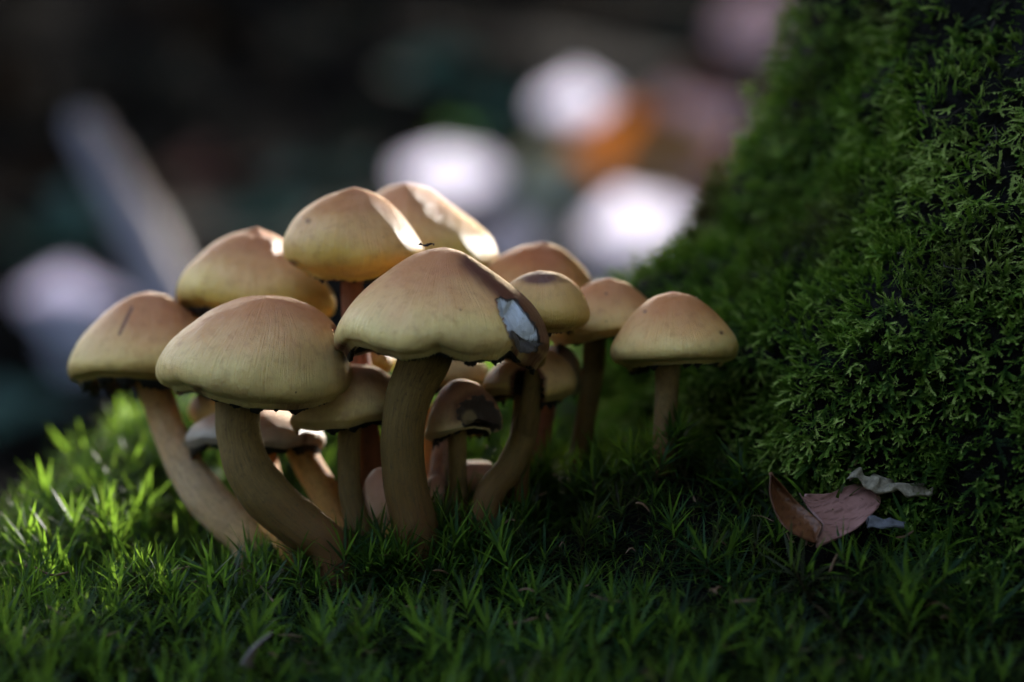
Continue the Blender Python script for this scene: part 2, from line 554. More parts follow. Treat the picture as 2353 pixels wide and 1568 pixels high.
def build_moss():
    sp = .0070
    xs, ys = np.arange(-.26, .24, sp), np.arange(-.20, .26, sp)
    X, Y = np.meshgrid(xs, ys)
    X = (X + rng.uniform(-.45, .45, X.shape) * sp).ravel(); Y = (Y + rng.uniform(-.45, .45, Y.shape) * sp).ravel()
    Z = ground(X, Y)
    inside = np.zeros(len(X), bool)
    tp = trunk_pt(np.arctan2(Y - TA[1], X - TA[0]), Z)
    inside |= np.hypot(X - TA[0], Y - TA[1]) < np.hypot(tp[:, 0] - TA[0], tp[:, 1] - TA[1]) + .001
    for (fx, fy, fr) in STEM_FEET:
        inside |= np.hypot(X - fx, Y - fy) < fr
    u, v = proj(np.stack([X, Y, Z + .006], -1))
    vis = (u > -150) & (u < IW + 150) & (v < IH + 160)
    keep = ~inside & (vis | (rng.random(len(X)) < .45)) & (rng.random(len(X)) < .93)
    # a few bare spots
    keep &= _gw3(np.stack([X, Y], -1) * .55) > -2.2
    X, Y, Z, vis = X[keep], Y[keep], Z[keep], vis[keep]
    n = len(X)
    which_hi = rng.integers(0, len(star_hi), n)
    which = np.where(vis, which_hi, len(star_hi) + rng.integers(0, len(star_lo), n))
    R = rot_z_tilt(n, rng, .26, .62, 1.22)
    big = .5 + .5 * np.clip(_gw3(np.stack([X, Y], -1) * .4 + 3) * .7, -1, 1)
    R *= (1.08 + .45 * big)[:, None, None]
    T = np.stack([X, Y, Z - .004], -1)
    patch = .14 * _gw3(np.stack([X, Y], -1) * .3)
    # low fill between the taller shoots
    m2 = 9000
    X2, Y2 = rng.uniform(-.17, .17, m2), rng.uniform(-.09, .17, m2)
    Z2 = ground(X2, Y2)
    tp = trunk_pt(np.arctan2(Y2 - TA[1], X2 - TA[0]), Z2)
    k2 = np.hypot(X2 - TA[0], Y2 - TA[1]) > np.hypot(tp[:, 0] - TA[0], tp[:, 1] - TA[1])
    X2, Y2, Z2 = X2[k2], Y2[k2], Z2[k2]
    # tufts crowding round the feet of the stems
    k_ = 9
    fx = np.repeat([f[0] for f in STEM_FEET], k_); fy = np.repeat([f[1] for f in STEM_FEET], k_); fr = np.repeat([f[2] for f in STEM_FEET], k_) / .7
    an = rng.uniform(math.radians(185), math.radians(355), len(fx)); rd = fr + rng.uniform(.001, .0055, len(fx))
    X3, Y3 = fx + rd * np.cos(an), fy + rd * np.sin(an)
    n3 = len(X3)
    X2 = np.r_[X2, X3]; Y2 = np.r_[Y2, Y3]; Z2 = np.r_[Z2, ground(X3, Y3)]
    m2 = len(X2)
    which = np.r_[which, len(star_hi) + rng.integers(0, len(star_lo), m2 - n3), rng.integers(0, len(star_hi), n3)]
    R = np.concatenate([R, rot_z_tilt(m2 - n3, rng, .35, .45, .75), rot_z_tilt(n3, rng, .2, 1.0, 1.45)])
    T = np.vstack([T, np.stack([X2, Y2, Z2 - .001], -1)])
    patch = np.r_[patch, np.full(m2 - n3, -.1), np.zeros(n3)]
    n += m2
    for (qx, qy, qr) in LOW:
        R = np.where((np.hypot(T[:, 0] - qx, T[:, 1] - qy) < qr)[:, None, None], R * .55, R)
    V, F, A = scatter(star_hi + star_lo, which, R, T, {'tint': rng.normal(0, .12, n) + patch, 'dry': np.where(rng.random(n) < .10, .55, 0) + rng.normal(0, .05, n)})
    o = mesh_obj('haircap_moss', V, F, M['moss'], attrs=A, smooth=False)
    tag(o, 'carpet of star-shaped green haircap moss on the ground', 'moss', kind='stuff')


def sprig(r):
    """feathery moss sprig along +x, normal +z"""
    parts = []
    L = r.uniform(.004, .0085)
    bend = r.uniform(-.5, 1.0)

    def branch(p0, d0, L, n, ll):
        d = np.array(d0, float); d /= np.linalg.norm(d)
        p = np.array(p0, float)
        side = np.cross(d, (0, 0, 1.0)); side /= np.linalg.norm(side)
        V, F = [], []
        for k in range(n):
            f = k / n
            for s_ in (-1, 1):
                dl = d * .8 + side * s_ * r.uniform(.35, .75) + np.array((0, 0, r.uniform(-.2, .5)))
                dl /= np.linalg.norm(dl)
                l = ll * (1.1 - .45 * f) * r.uniform(.75, 1.25)
                wv = np.cross(dl, (0, 0, 1.0)) * ll * .26
                b = len(V)
                V += [p + wv - dl * .0001, p + dl * l, p - wv - dl * .0001]
                F += [(b, b + 1, b + 2)]
            p = p + d * L / n
            d = d + np.array((r.normal(0, .05), r.normal(0, .1), -bend / n)); d /= np.linalg.norm(d)
        return np.array(V), np.array(F)
    V, F = branch((0, 0, 0), (1, 0, r.uniform(.15, .8)), L, 13, r.uniform(.0009, .0013))
    parts.append((V, F, np.linspace(.1, .85, len(V)) + r.uniform(-.1, .1), 0.0))  # tint rises along the sprig, painting lit tips
    for _ in range(2):
        q = r.uniform(.15, .6) * L
        V, F = branch((q, 0, q * .35), (r.uniform(.3, .8), r.choice((-1, 1)) * r.uniform(.4, .9), r.uniform(.1, .8)), L * .55, 6, .0009)
        parts.append((V, F, np.linspace(.2, .8, len(V)) + r.uniform(-.1, .15), 0.0))
    return proto_join(parts)


def build_trunk_moss():
    protos = [sprig(rp) for _ in range(16)]
    n = 60000
    th = rng.uniform(math.radians(150), math.radians(318), n)
    z = rng.uniform(-.02, .21, n) - .0
    P = trunk_pt(th, z)
    e = 1e-3
    du = trunk_pt(th + e, z) - trunk_pt(th - e, z)
    dz = trunk_pt(th, z + e * .3) - trunk_pt(th, z - e * .3)
    N = np.cross(du, dz); N /= np.linalg.norm(N, axis=1)[:, None]
    u, v = proj(P)
    cover = _lump(P * .55 + 1.3) * .5 + _lump2(P * .5) * .25
    # mossy below, thinning to bare bark further up the trunk
    dens = np.clip(1.05 - 1.1 * sstep(.055, .145, P[:, 2]) + .95 * cover, .03, 1)
    dens *= np.where((N @ (CAM - P.mean(0)) > -.25 * 1), 1, .6)
    keep = (rng.random(n) < dens) & (P[:, 2] > ground(P[:, 0], P[:, 1]) - .004) & (u < IW + 500)
    P, N, th = P[keep], N[keep], th[keep]
    n = len(P)
    down = np.array((0, 0, -1.0)) - N * (N @ np.array((0, 0, -1.0)))[:, None]
    down /= np.linalg.norm(down, axis=1)[:, None]
    side = np.cross(N, down)
    a = rng.normal(.55, 1.0, n)
    X = down * np.cos(a)[:, None] + side * np.sin(a)[:, None]
    Nn = N + np.array((0, 0, .35)); Nn -= X * (Nn * X).sum(1)[:, None]; Nn /= np.linalg.norm(Nn, axis=1)[:, None]
    Yv = np.cross(Nn, X)
    lift_ = rng.uniform(.1, 1.7, n)[:, None]
    X = X + N * lift_; X /= np.linalg.norm(X, axis=1)[:, None]
    Nn = Nn - X * (Nn * X).sum(1)[:, None]; Nn /= np.linalg.norm(Nn, axis=1)[:, None]; Yv = np.cross(Nn, X)
    R = np.stack([X, Yv, Nn], -1) * rng.uniform(.55, 1.15, n)[:, None, None]
    T = P + N * (rng.uniform(-.0005, .002, n) + .0018 * np.clip(_lump2(P * 1.7), -1, 1))[:, None]
    dryf = np.clip(.6 * (_lump2(P * .6 + 5) - .6) + .55 * sstep(.07, .14, P[:, 2]) * (rng.random(n) < .6), 0, .9)
    tint = rng.normal(.1, .18, n) + .2 * _lump(P * .7) + .16 * _lump2(P * .45 + 2)
    V, F, A = scatter(protos, rng.integers(0, 16, n), R, T, {'tint': tint, 'dry': dryf})
    o = mesh_obj('moss', V, F, M['trunk_moss'], tree, attrs=A, smooth=False)
    o['kind'] = 'stuff'
    # dry rootlets creeping over the bare bark
    Vs, Fs, off = [], [], 0
    for k in range(170):
        t0, z0 = rng.uniform(math.radians(190), math.radians(300)), rng.uniform(.06, .18)
        nseg = 9
        tt_, zz_ = [t0], [z0]
        a = rng.uniform(0, 6.28)
        for _ in range(nseg):
            a += rng.normal(0, .7)
            tt_.append(tt_[-1] + math.cos(a) * .013); zz_.append(zz_[-1] + math.sin(a) * .0014)
        Pp = trunk_pt(np.array(tt_), np.array(zz_))
        out = Pp - np.array((TA[0], TA[1], 0)); out[:, 2] = 0; out /= np.linalg.norm(out, axis=1)[:, None]
        Pp = Pp + out * (rng.uniform(0, .002, nseg + 1) + .0005)[:, None]
        V, Fl = tube_mesh(Pp, np.linspace(.00022, .00008, nseg + 1), 3)
        Vs.append(V); Fs.append([f + off for f in Fl]); off += len(V)
    o = mesh_obj('rootlets', np.vstack(Vs), [np.vstack([f[0] for f in Fs]), np.vstack([np.vstack(f[1:]) for f in Fs])], simple_material('rootlet', (.09, .07, .055), .8, 300), tree)
    o['kind'] = 'stuff'


build_trunk_moss()


# ------------------------------------------------------------------ mushrooms
def in_poly(u, v, poly):
    inside = np.zeros(u.shape, bool)
    P = list(poly)
    for (x0, y0), (x1, y1) in zip(P, P[1:] + P[:1]):
        c = ((y0 > v) != (y1 > v))
        xi = (x1 - x0) * (v - y0) / ((y1 - y0) if y1 != y0 else 1e-9) + x0
        inside ^= c & (u < xi)
    return inside


def edge_dist(u, v, poly):
    d = np.full(u.shape, 1e9)
    P = list(poly)
    for (x0, y0), (x1, y1) in zip(P, P[1:] + P[:1]):
        dx, dy = x1 - x0, y1 - y0
        t = np.clip(((u - x0) * dx + (v - y0) * dy) / (dx * dx + dy * dy), 0, 1)
        d = np.minimum(d, np.hypot(u - x0 - t * dx, v - y0 - t * dy))
    return d


def mushroom(label, Y, L, R, B=None, stem=None, Ybase=None, cols=None, stem_cols=None, hole=None, stains_shade=(), nth=160, nt=56, bump=1.0,
             seed=0, veil=.6, deep=1.0, name='mushroom', lip=.0009, stem_stain=None, gills=True, veil_len=.0011):
    sd = np.random.default_rng(100 + seed)
    toXZ = lambda pts: np.array([at(u, v, Y)[[0, 2]] for u, v in pts])
    CL = spline(toXZ(L), nt); CR = spline(toXZ(R), nt)
    cx = (CL[:, 0] + CR[:, 0]) / 2; w = (CR[:, 0] - CL[:, 0]) / 2
    zm = (CL[:, 1] + CR[:, 1]) / 2; zd = (CR[:, 1] - CL[:, 1]) / 2
    th = np.linspace(0, 2 * math.pi, nth, endpoint=False)
    ct, sn = np.cos(th), np.sin(th)
    X = cx[:, None] + w[:, None] * ct
    Yy = Y + w[:, None] * sn * deep
    Z = zm[:, None] + zd[:, None] * ct
    t = np.linspace(0, 1, nt)
    wr = Wob(1.0, 8, 300 + seed, 2)
    rimwob = wr(np.stack([ct, sn], -1) * 5) * .5 + wr(np.stack([ct, sn], -1) * 13) * .25
    if B is not None:
        bu = np.array(B, float)
        ur, vr = proj(np.stack([X[-1], Yy[-1], Z[-1]], -1))
        vb = np.interp(ur, bu[:, 0], bu[:, 1]) - 9
        zb = np.array([at(a, b, c)[2] for a, b, c in zip(ur, vb, Yy[-1])])
        dz = (zb - Z[-1]) * sstep(0, .35, -sn)
        Z = Z + sstep(.45, 1, t)[:, None] * dz[None]
        Z = Z + sstep(.6, 1, t)[:, None] * (rimwob * .0009 * sstep(-.1, .4, sn))[None]
    else:
        Z = Z + sstep(.6, 1, t)[:, None] * (rimwob * .0009)[None]
    P = np.stack([X, Yy, Z], -1)
    # lumps along the normal
    wb = Wob(130.0, 12, 200 + seed); wc = Wob(420.0, 14, 250 + seed); wd = Wob(1500.0, 14, 270 + seed)
    Nn = np.cross(np.roll(P, -1, 1) - np.roll(P, 1, 1), np.gradient(P, axis=0))
    Nn /= np.linalg.norm(Nn, axis=-1)[..., None] + 1e-12
    c0 = np.array((cx[0], Y, zm[-1]))
    if ((P[nt // 2] - c0) * Nn[nt // 2]).sum() < 0: Nn = -Nn
    inner = sstep(0, .15, t)[:, None]
    amp = (.00055 * wb(P) + .00026 * wc(P) + .00004 * wd(P)) * bump * inner
    edgek = 1 - .6 * np.abs(ct)[None]                  # keep the traced outline
    P = P + Nn * (amp * edgek)[..., None]
    uu, vv = proj(P)
    stain_shade = np.zeros(uu.shape)
    for s_ in stains_shade:
        if s_[0] == 'blob':
            _, a, b, ra, rb, k = s_
            stain_shade = np.maximum(stain_shade, k * np.exp(-(((uu - a) / ra) ** 2 + ((vv - b) / rb) ** 2)) * (sn[None] < .5))
        elif s_[0] == 'line':
            _, pts, wd_, k = s_
            d = np.full(uu.shape, 1e9)
            for (x0, y0), (x1, y1) in zip(pts[:-1], pts[1:]):
                dx, dy = x1 - x0, y1 - y0
                tt_ = np.clip(((uu - x0) * dx + (vv - y0) * dy) / (dx * dx + dy * dy), 0, 1)
                d = np.minimum(d, np.hypot(uu - x0 - tt_ * dx, vv - y0 - tt_ * dy))
            stain_shade = np.maximum(stain_shade, k * np.exp(-(d / wd_) ** 2) * (sn[None] < .6))
        elif s_[0] == 'rim':
            stain_shade = np.maximum(stain_shade, s_[1] * sstep(s_[2], 1.0, t)[:, None] * (.5 + .5 * np.clip(rimwob * 1.5, -1, 1))[None])
    attr_t = np.broadcast_to(t[:, None], uu.shape)
    fib = np.stack([np.broadcast_to(ct, uu.shape), np.broadcast_to(sn, uu.shape), attr_t], -1) + seed * 1.7
    base_uv = stem[-1] if stem else (np.mean([p[0] for p in L + R]), 1200)
    yb = Y if Ybase is None else Ybase
    pb = at(base_uv[0], base_uv[1], yb)
    foot = np.array((pb[0], yb, float(ground(pb[0], yb)) - .003))
    root = thing(name, tuple(foot + np.array((0, 0, .003))), label, 'mushroom', 'mushrooms growing in the cluster on the moss')
    # lip curling in under the rim
    ring = P[-1]
    rs = min(1.2, w.max() / .022)
    ctr = np.array((cx[-1], Y, 0))
    lip_rows = []
    for k, (si, up) in enumerate([(.972, -.0010 * rs), (.925, -.0014 * rs), (.885, -.0003 * rs)]):
        q = ring.copy()
        q[:, 0] = ctr[0] + (q[:, 0] - ctr[0]) * si; q[:, 1] = ctr[1] + (q[:, 1] - ctr[1]) * si
        q[:, 2] += up
        lip_rows.append(q)
    VV = np.concatenate([P] + [q[None] for q in lip_rows])
    nr = len(VV)
    F = grid_faces(nr, nth, True)
    aT = np.vstack([attr_t] + [np.ones((3, nth))]); aS = np.vstack([stain_shade] + [stain_shade[-1:]] * 2 + [np.ones((1, nth))])
    aF = np.concatenate([fib] + [fib[-1:]] * 3)
    hole_faces = None
    if hole:
        poly = hole['poly']
        cu = uu[:-1] * .25 + uu[1:] * .25 + np.roll(uu, -1, 1)[:-1] * .25 + np.roll(uu, -1, 1)[1:] * .25
        cv = vv[:-1] * .25 + vv[1:] * .25 + np.roll(vv, -1, 1)[:-1] * .25 + np.roll(vv, -1, 1)[1:] * .25
        front = np.broadcast_to((sn < .12)[None], cu.shape)
        ragged = 2.2 * np.sin(cu * .31) + 1.8 * np.sin(cv * .37 + 1) + 1.2 * np.sin(cu * .9 + cv * .7)
        din = np.where(in_poly(cu, cv, poly), -edge_dist(cu, cv, poly), edge_dist(cu, cv, poly)) + ragged
        cut = (din < 0) & front
        if hole.get('lip'):                     # also open the rolled lip below a notch at the rim
            lipcut = np.zeros((3, nth), bool); lipcut[:] = cut[-1][None]
            mask = np.concatenate([~cut, ~lipcut]).ravel()
        else:
            mask = np.concatenate([~cut, np.ones((3, nth), bool)]).ravel()
        F = F[mask]
        hole_faces = (din < hole.get('grow', 9)) & front
    cm = cap_material('cap_skin', *cols, seed=seed * 3.1)
    cap = mesh_obj('cap', VV.reshape(-1, 3), F, cm, root, {'t': aT.ravel(), 'stain_shade': aS.ravel(), 'fib': aF.reshape(-1, 3)})
    if hole and hole.get('depth', 0) > 0:
        dv = np.where(in_poly(uu, vv, poly), edge_dist(uu, vv, poly), -edge_dist(uu, vv, poly))
        dep = hole['depth'] * sstep(-3, hole.get('soft', 9), dv) + .00012
        Q = P - Nn * dep[..., None]
        Q = Q + Nn * (.00022 * wc(P * 1.6) * sstep(0, 8, dv))[..., None]
        fi = grid_faces(nt, nth, True)[hole_faces.ravel()]
        use = np.unique(fi)
        remap = np.full(nt * nth, -1); remap[use] = np.arange(len(use))
        dark = hole['dark'](uu, vv).ravel()[use]
        edge = sstep(5, -2, dv).ravel()[use]
        o = mesh_obj('torn_flesh', Q.reshape(-1, 3)[use], remap[fi], hole['mat'], cap, {'stain_shade': np.clip(dark + .9 * edge, 0, 1), 'fib': fib.reshape(-1, 3)[use], 't': attr_t.ravel()[use]})
        o['label'] = hole['label']
    # gills
    zc = zm[-1] + .42 * (zm[0] - zm[-1])
    ng = nth if nth % 2 == 0 else nth + 1
    rows = []
    for s_ in (0, .12, .4, .75, .97):
        q = lip_rows[-1] * 1.0
        c = np.array((cx[-1], Y, zc))
        q = q + (c - q) * s_
        q[:, 2] += -.0009 * math.sin(math.pi * min(1, s_ + .08)) * (np.arange(nth) % 2) + .0005 * s_
        rows.append(q)
    if gills:
        mesh_obj('gills', np.concatenate(rows), grid_faces(5, nth, True), M['gill'], root)
    # dark rags of the veil along the rim
    if veil > 0:
        rag = np.clip(wr(np.stack([ct, sn], -1) * 4 + 9) * .8 + wr(np.stack([ct, sn], -1) * 21 + 2) * .55 + sd.normal(0, .18, nth) + veil - .35, 0, 1.6)
        ln = rag * veil_len
        a = ring * 1.0; a[:, 0] = ctr[0] + (a[:, 0] - ctr[0]) * .968; a[:, 1] = ctr[1] + (a[:, 1] - ctr[1]) * .968; a[:, 2] -= .0008 * rs
        b = ring * 1.0; b[:, 0] = ctr[0] + (b[:, 0] - ctr[0]) * .955; b[:, 1] = ctr[1] + (b[:, 1] - ctr[1]) * .955; b[:, 2] -= ln + .0012 * rs
        c = b * 1.0; c[:, 0] = ctr[0] + (c[:, 0] - ctr[0]) * .96; c[:, 1] = ctr[1] + (c[:, 1] - ctr[1]) * .96; c[:, 2] += .0003
        d = a * 1.0; d[:, 0] = ctr[0] + (d[:, 0] - ctr[0]) * .95; d[:, 1] = ctr[1] + (d[:, 1] - ctr[1]) * .95; d[:, 2] -= .0002
        fm = grid_faces(4, nth, True)
        fm = fm[np.concatenate([rag > .12] * 3)]
        if hole and hole.get('lip'):
            fm = fm[np.concatenate([~cut[-1]] * 3)[np.concatenate([rag > .12] * 3)]]
        if len(fm):
            mesh_obj('veil_remnant', np.concatenate([a, b, c, d]), fm, M['veil'], cap)
    # stem
    if stem:
        n = 44
        S = np.array(stem, float)
        y0 = Y + .001
        ys = np.linspace(y0, yb, len(S)) if len(S) > 1 else np.array([yb])
        pts = [np.r_[at(u, v, y), px(wd_, y) / 2] for (u, v, wd_), y in zip(S, ys)]
        top = pts[0].copy(); dirn = pts[0][:3] - pts[1][:3]
        dirn /= np.linalg.norm(dirn)
        top[:3] += dirn * .004 + np.array((0, 0, .001))
        end = pts[-1].copy(); d2 = pts[-1][:3] - pts[-2][:3]; d2 /= np.linalg.norm(d2)
        gz = float(ground(end[0], end[1])) - .004
        drop = max(.003, end[2] - gz)
        hx = np.clip(d2[:2] * .5 * drop, -.003, .003)
        end[:2] += hx; end[2] = min(end[2] - .003, gz)
        C = spline([top] + pts + [end], n)
        V, th2 = tube(C[:, :3], C[:, 3], 40)
        ts = np.linspace(0, 1, n)
        sw = Wob(170.0, 10, 400 + seed)
        ax = C[:, None, :3]
        V = ax + (V - ax) * (1 + .035 * sw(V) + .02 * sw(V * 3.1))[..., None]
        tA = np.broadcast_to(ts[:, None], V.shape[:2])
        arc = C[:, 3].mean() * 2
        fibs = np.stack([np.broadcast_to(np.cos(th2), V.shape[:2]), np.broadcast_to(np.sin(th2), V.shape[:2]), tA * 3], -1) + seed
        ss = np.zeros(V.shape[:2])
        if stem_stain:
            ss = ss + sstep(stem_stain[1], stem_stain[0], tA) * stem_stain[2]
        VV = np.vstack([V.reshape(-1, 3), C[0, :3], C[-1, :3]])
        j = np.arange(40)
        caps = np.vstack([np.stack([np.full(40, n * 40), (j + 1) % 40, j], -1), np.stack([np.full(40, n * 40 + 1), (n - 1) * 40 + j, (n - 1) * 40 + (j + 1) % 40], -1)])
        pad = lambda a: np.concatenate([a.reshape(n * 40, -1), a[0, :1].reshape(1, -1), a[-1, :1].reshape(1, -1)])
        mesh_obj('stem', VV, [grid_faces(n, 40, True), caps], stem_material('stem_skin', *(stem_cols or STEM), seed=seed * 1.3), root,
                 {'t': pad(tA).ravel(), 'fib': pad(fibs), 'stain_shade': pad(ss).ravel()})
        STEM_FEET.append((C[-1, 0], C[-1, 1], C[-1, 3] * .7))
    return root


STEM = ((.28, .18, .06), (.14, .085, .023), (.11, .042, .012))  # mid and base darkened to hold the shade under the caps
STEM_PALE = ((.60, .27, .06), (.60, .40, .22), (.55, .32, .12))  # orange top paints sunlight glowing through the stem
STEM_ORANGE = ((.62, .32, .10), (.66, .34, .10), (.55, .22, .05))  # orange carries the backlit glow of the rear stems
STEM_RED = ((.30, .11, .05), (.28, .10, .05), (.25, .10, .05))
TAN = ((.46, .155, .06), (.68, .40, .16), (.72, .53, .20))
TAN_Y = ((.48, .17, .065), (.70, .40, .145), (.66, .43, .095))
ORANGE = ((.40, .10, .03), (.55, .24, .065), (.62, .37, .11))
PINK = ((.42, .19, .11), (.48, .26, .15), (.46, .27, .14))

wound = NT('wound_flesh')
_f = wound.noise(wound.vmul(wound.attr('fib', True), (60.0, 60.0, 8.0)), 1.0, 4, .7)
_n = wound.noise(wound.pos(), 700, 3)
_c = wound.mix(wound.ramp(_f, [(.35, .0), (.7, .6)]), (.62, .65, .68), (.38, .40, .43))
_s = wound.math('ADD', wound.attr('stain_shade'), wound.math('MULTIPLY', wound.math('SUBTRACT', _f, .5), .9))
_c = wound.mix(wound.ramp(_s, [(.3, .0), (.62, .97)]), _c, (.035, .022, .014))
_pr = wound.principled(Base_Color=_c, Roughness=.38, Normal=wound.bump(wound.math('ADD', _f, _n), .7, .0008))
wound.done(_pr.outputs[0])
rot = NT('rotten_flesh')
_f = rot.noise(rot.vmul(rot.attr('fib', True), (40.0, 40.0, 10.0)), 1.0, 4, .7)
_c = rot.mix(rot.ramp(rot.math('ADD', rot.attr('stain_shade'), rot.math('MULTIPLY', rot.math('SUBTRACT', _f, .5), .8)), [(.35, .0), (.75, 1.0)]), (.34, .25, .13), (.07, .045, .034))
_pr = rot.principled(Base_Color=_c, Roughness=.32, Normal=rot.bump(_f, .8, .001))
rot.done(_pr.outputs[0])

# the torn one in the middle
mushroom('large tan mushroom with a torn blue-white wound on its purple-streaked cap', -.003,
         [(1022, 568), (965, 576), (905, 606), (852, 648), (812, 690), (782, 735), (769, 775), (774, 800), (790, 808)],
         [(1022, 568), (1065, 580), (1110, 610), (1150, 638), (1190, 670), (1226, 706), (1250, 745), (1262, 785), (1257, 812), (1238, 838)],
         [(770, 805), (790, 808), (808, 792), (840, 797), (870, 810), (920, 824), (975, 818), (1010, 810), (1050, 826), (1080, 834), (1110, 830), (1150, 829), (1180, 806), (1195, 822), (1215, 838), (1240, 840), (1262, 838)],
         stem=[(978, 815, 122), (950, 880, 112), (930, 950, 102), (925, 1020, 100), (930, 1090, 102), (942, 1160, 104), (955, 1225, 108)], Ybase=-.002,
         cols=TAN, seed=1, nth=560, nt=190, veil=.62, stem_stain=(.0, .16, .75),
         hole=dict(poly=[(1139, 686), (1150, 680), (1168, 690), (1182, 684), (1200, 705), (1222, 735), (1240, 765), (1246, 790), (1236, 806), (1216, 812), (1194, 812), (1180, 788), (1163, 752), (1146, 715)],
                   depth=.0026, soft=16, mat=wound.m, dark=lambda u, v: sstep(742, 800, v - .25 * (u - 1190)) * .9, label='pale blue-white torn flesh turning dark below', grow=10),
         stains_shade=[('line', [(1085, 600), (1130, 640), (1165, 672), (1205, 700), (1240, 745), (1256, 790)], 30, .95), ('line', [(1140, 690), (1165, 755), (1190, 805)], 6, .7),
                 ('blob', 1228, 822, 30, 22, .85), ('blob', 785, 800, 26, 14, .9), ('blob', 870, 806, 60, 9, .5), ('blob', 1090, 604, 46, 24, .5)])

# wide smooth one with the thick curving stem
mushroom('wide smooth tan mushroom on a thick dark stem curving down to the moss', .006,
         [(622, 680), (555, 686), (490, 712), (437, 747), (394, 785), (369, 822), (362, 852), (371, 877), (398, 893)],
         [(622, 680), (672, 688), (722, 709), (762, 742), (785, 778), (800, 822), (806, 865), (800, 893), (778, 912)],
         [(362, 880), (398, 893), (430, 893), (455, 903), (500, 917), (560, 929), (620, 936), (680, 941), (730, 933), (778, 915), (806, 900)],
         stem=[(548, 925, 108), (547, 985, 106), (560, 1045, 108), (588, 1105, 112), (640, 1165, 116), (700, 1215, 112), (758, 1262, 100)], Ybase=-.002,
         cols=TAN, seed=2, nth=300, nt=100, veil=.55,
         stains_shade=[('line', [(768, 752), (788, 790), (800, 850)], 9, .8), ('blob', 452, 895, 22, 9, .8), ('blob', 690, 935, 70, 10, .6), ('blob', 795, 860, 22, 60, .45)])  # last blob paints the shade on the cap's right face

mushroom('tan mushroom with a dark crack on its cap and a long pale slanting stem', .042,
         [(345, 670), (302, 679), (262, 700), (222, 734), (187, 774), (165, 815), (157, 848), (164, 871), (182, 880)],
         [(345, 670), (382, 679), (415, 702), (455, 735), (490, 775), (512, 815), (520, 850), (512, 872), (495, 882)],
         [(157, 882), (182, 880), (230, 872), (300, 869), (360, 872), (430, 876), (495, 882), (520, 882)],
         stem=[(352, 872, 82), (372, 940, 78), (395, 1010, 80), (432, 1085, 90), (480, 1150, 98), (532, 1205, 100), (580, 1255, 96)], Ybase=.026,
         cols=((.46, .15, .055), (.66, .37, .13), (.66, .45, .14)), stem_cols=STEM_PALE, seed=3, veil=1.1, veil_len=.0022, nth=220, nt=72,
         stains_shade=[('line', [(303, 708), (288, 738), (274, 768)], 4.5, .75), ('blob', 425, 715, 14, 40, .4)])

mushroom('tan mushroom with a sunlit patch, its cap tucked behind the wide one', .05,
         [(590, 523), (540, 531), (492, 558), (452, 595), (422, 640), (409, 680), (413, 703), (428, 712)],
         [(590, 523), (640, 541), (690, 588), (738, 640), (765, 680), (768, 705), (762, 722), (745, 730)],
         [(409, 708), (440, 703), (470, 698), (490, 706), (560, 720), (640, 726), (700, 728), (765, 726)],
         stem=[(590, 730, 75), (590, 850, 72), (595, 1000, 70), (610, 1100, 72), (640, 1180, 74), (672, 1250, 72)], Ybase=.032,
         cols=TAN_Y, stem_cols=STEM_ORANGE, seed=4, veil=1.1, veil_len=.002, bump=1.8, nth=200,
         stains_shade=[('rim', .5, .86)])

mushroom('tall tan mushroom with a pitted domed cap standing highest over the others', .03,
         [(815, 430), (772, 438), (722, 463), (682, 492), (657, 530), (648, 565), (654, 595), (672, 612), (700, 628)],
         [(815, 430), (860, 440), (905, 470), (940, 510), (965, 550), (976, 580), (968, 605), (945, 622), (915, 632)],
         [(648, 600), (672, 613), (700, 630), (740, 645), (800, 650), (850, 643), (915, 632), (976, 600)],
         stem=[(808, 650, 52), (815, 760, 54), (835, 900, 54), (850, 1040, 56), (858, 1120, 58), (862, 1200, 60)], Ybase=.022,
         cols=TAN_Y, stem_cols=STEM_RED, seed=5, veil=.35, bump=1.3, nth=240, nt=80,
         stains_shade=[('blob', 708, 508, 9, 8, .55), ('blob', 672, 605, 16, 8, .8)])

mushroom('smooth tan mushroom peeking out behind the pitted domed cap', .062,
         [(935, 425), (890, 436), (845, 465), (800, 505), (765, 545), (745, 585), (742, 605), (755, 618)],
         [(935, 425), (985, 435), (1030, 464), (1080, 500), (1120, 535), (1141, 570), (1147, 600), (1138, 620)],
         stem=[(945, 625, 55), (950, 800, 56), (965, 950, 56), (985, 1080, 58), (995, 1180, 60)], Ybase=.03,
         cols=TAN_Y, stem_cols=STEM_ORANGE, seed=6, veil=.4, bump=1.5)

mushroom('orange-brown mushroom behind the one with the purple blotch', .05,
         [(1245, 557), (1195, 567), (1152, 588), (1115, 617), (1090, 650), (1080, 690), (1090, 715)],
         [(1245, 557), (1290, 567), (1326, 598), (1354, 632), (1372, 668), (1378, 700), (1368, 722)],
         stem=[(1235, 720, 55), (1230, 850, 56), (1225, 980, 58), (1222, 1090, 60)], Ybase=.034,
         cols=ORANGE, stem_cols=STEM_RED, seed=7, veil=.3,
         stains_shade=[('blob', 1312, 592, 18, 8, .5), ('blob', 1325, 640, 6, 6, .4)])

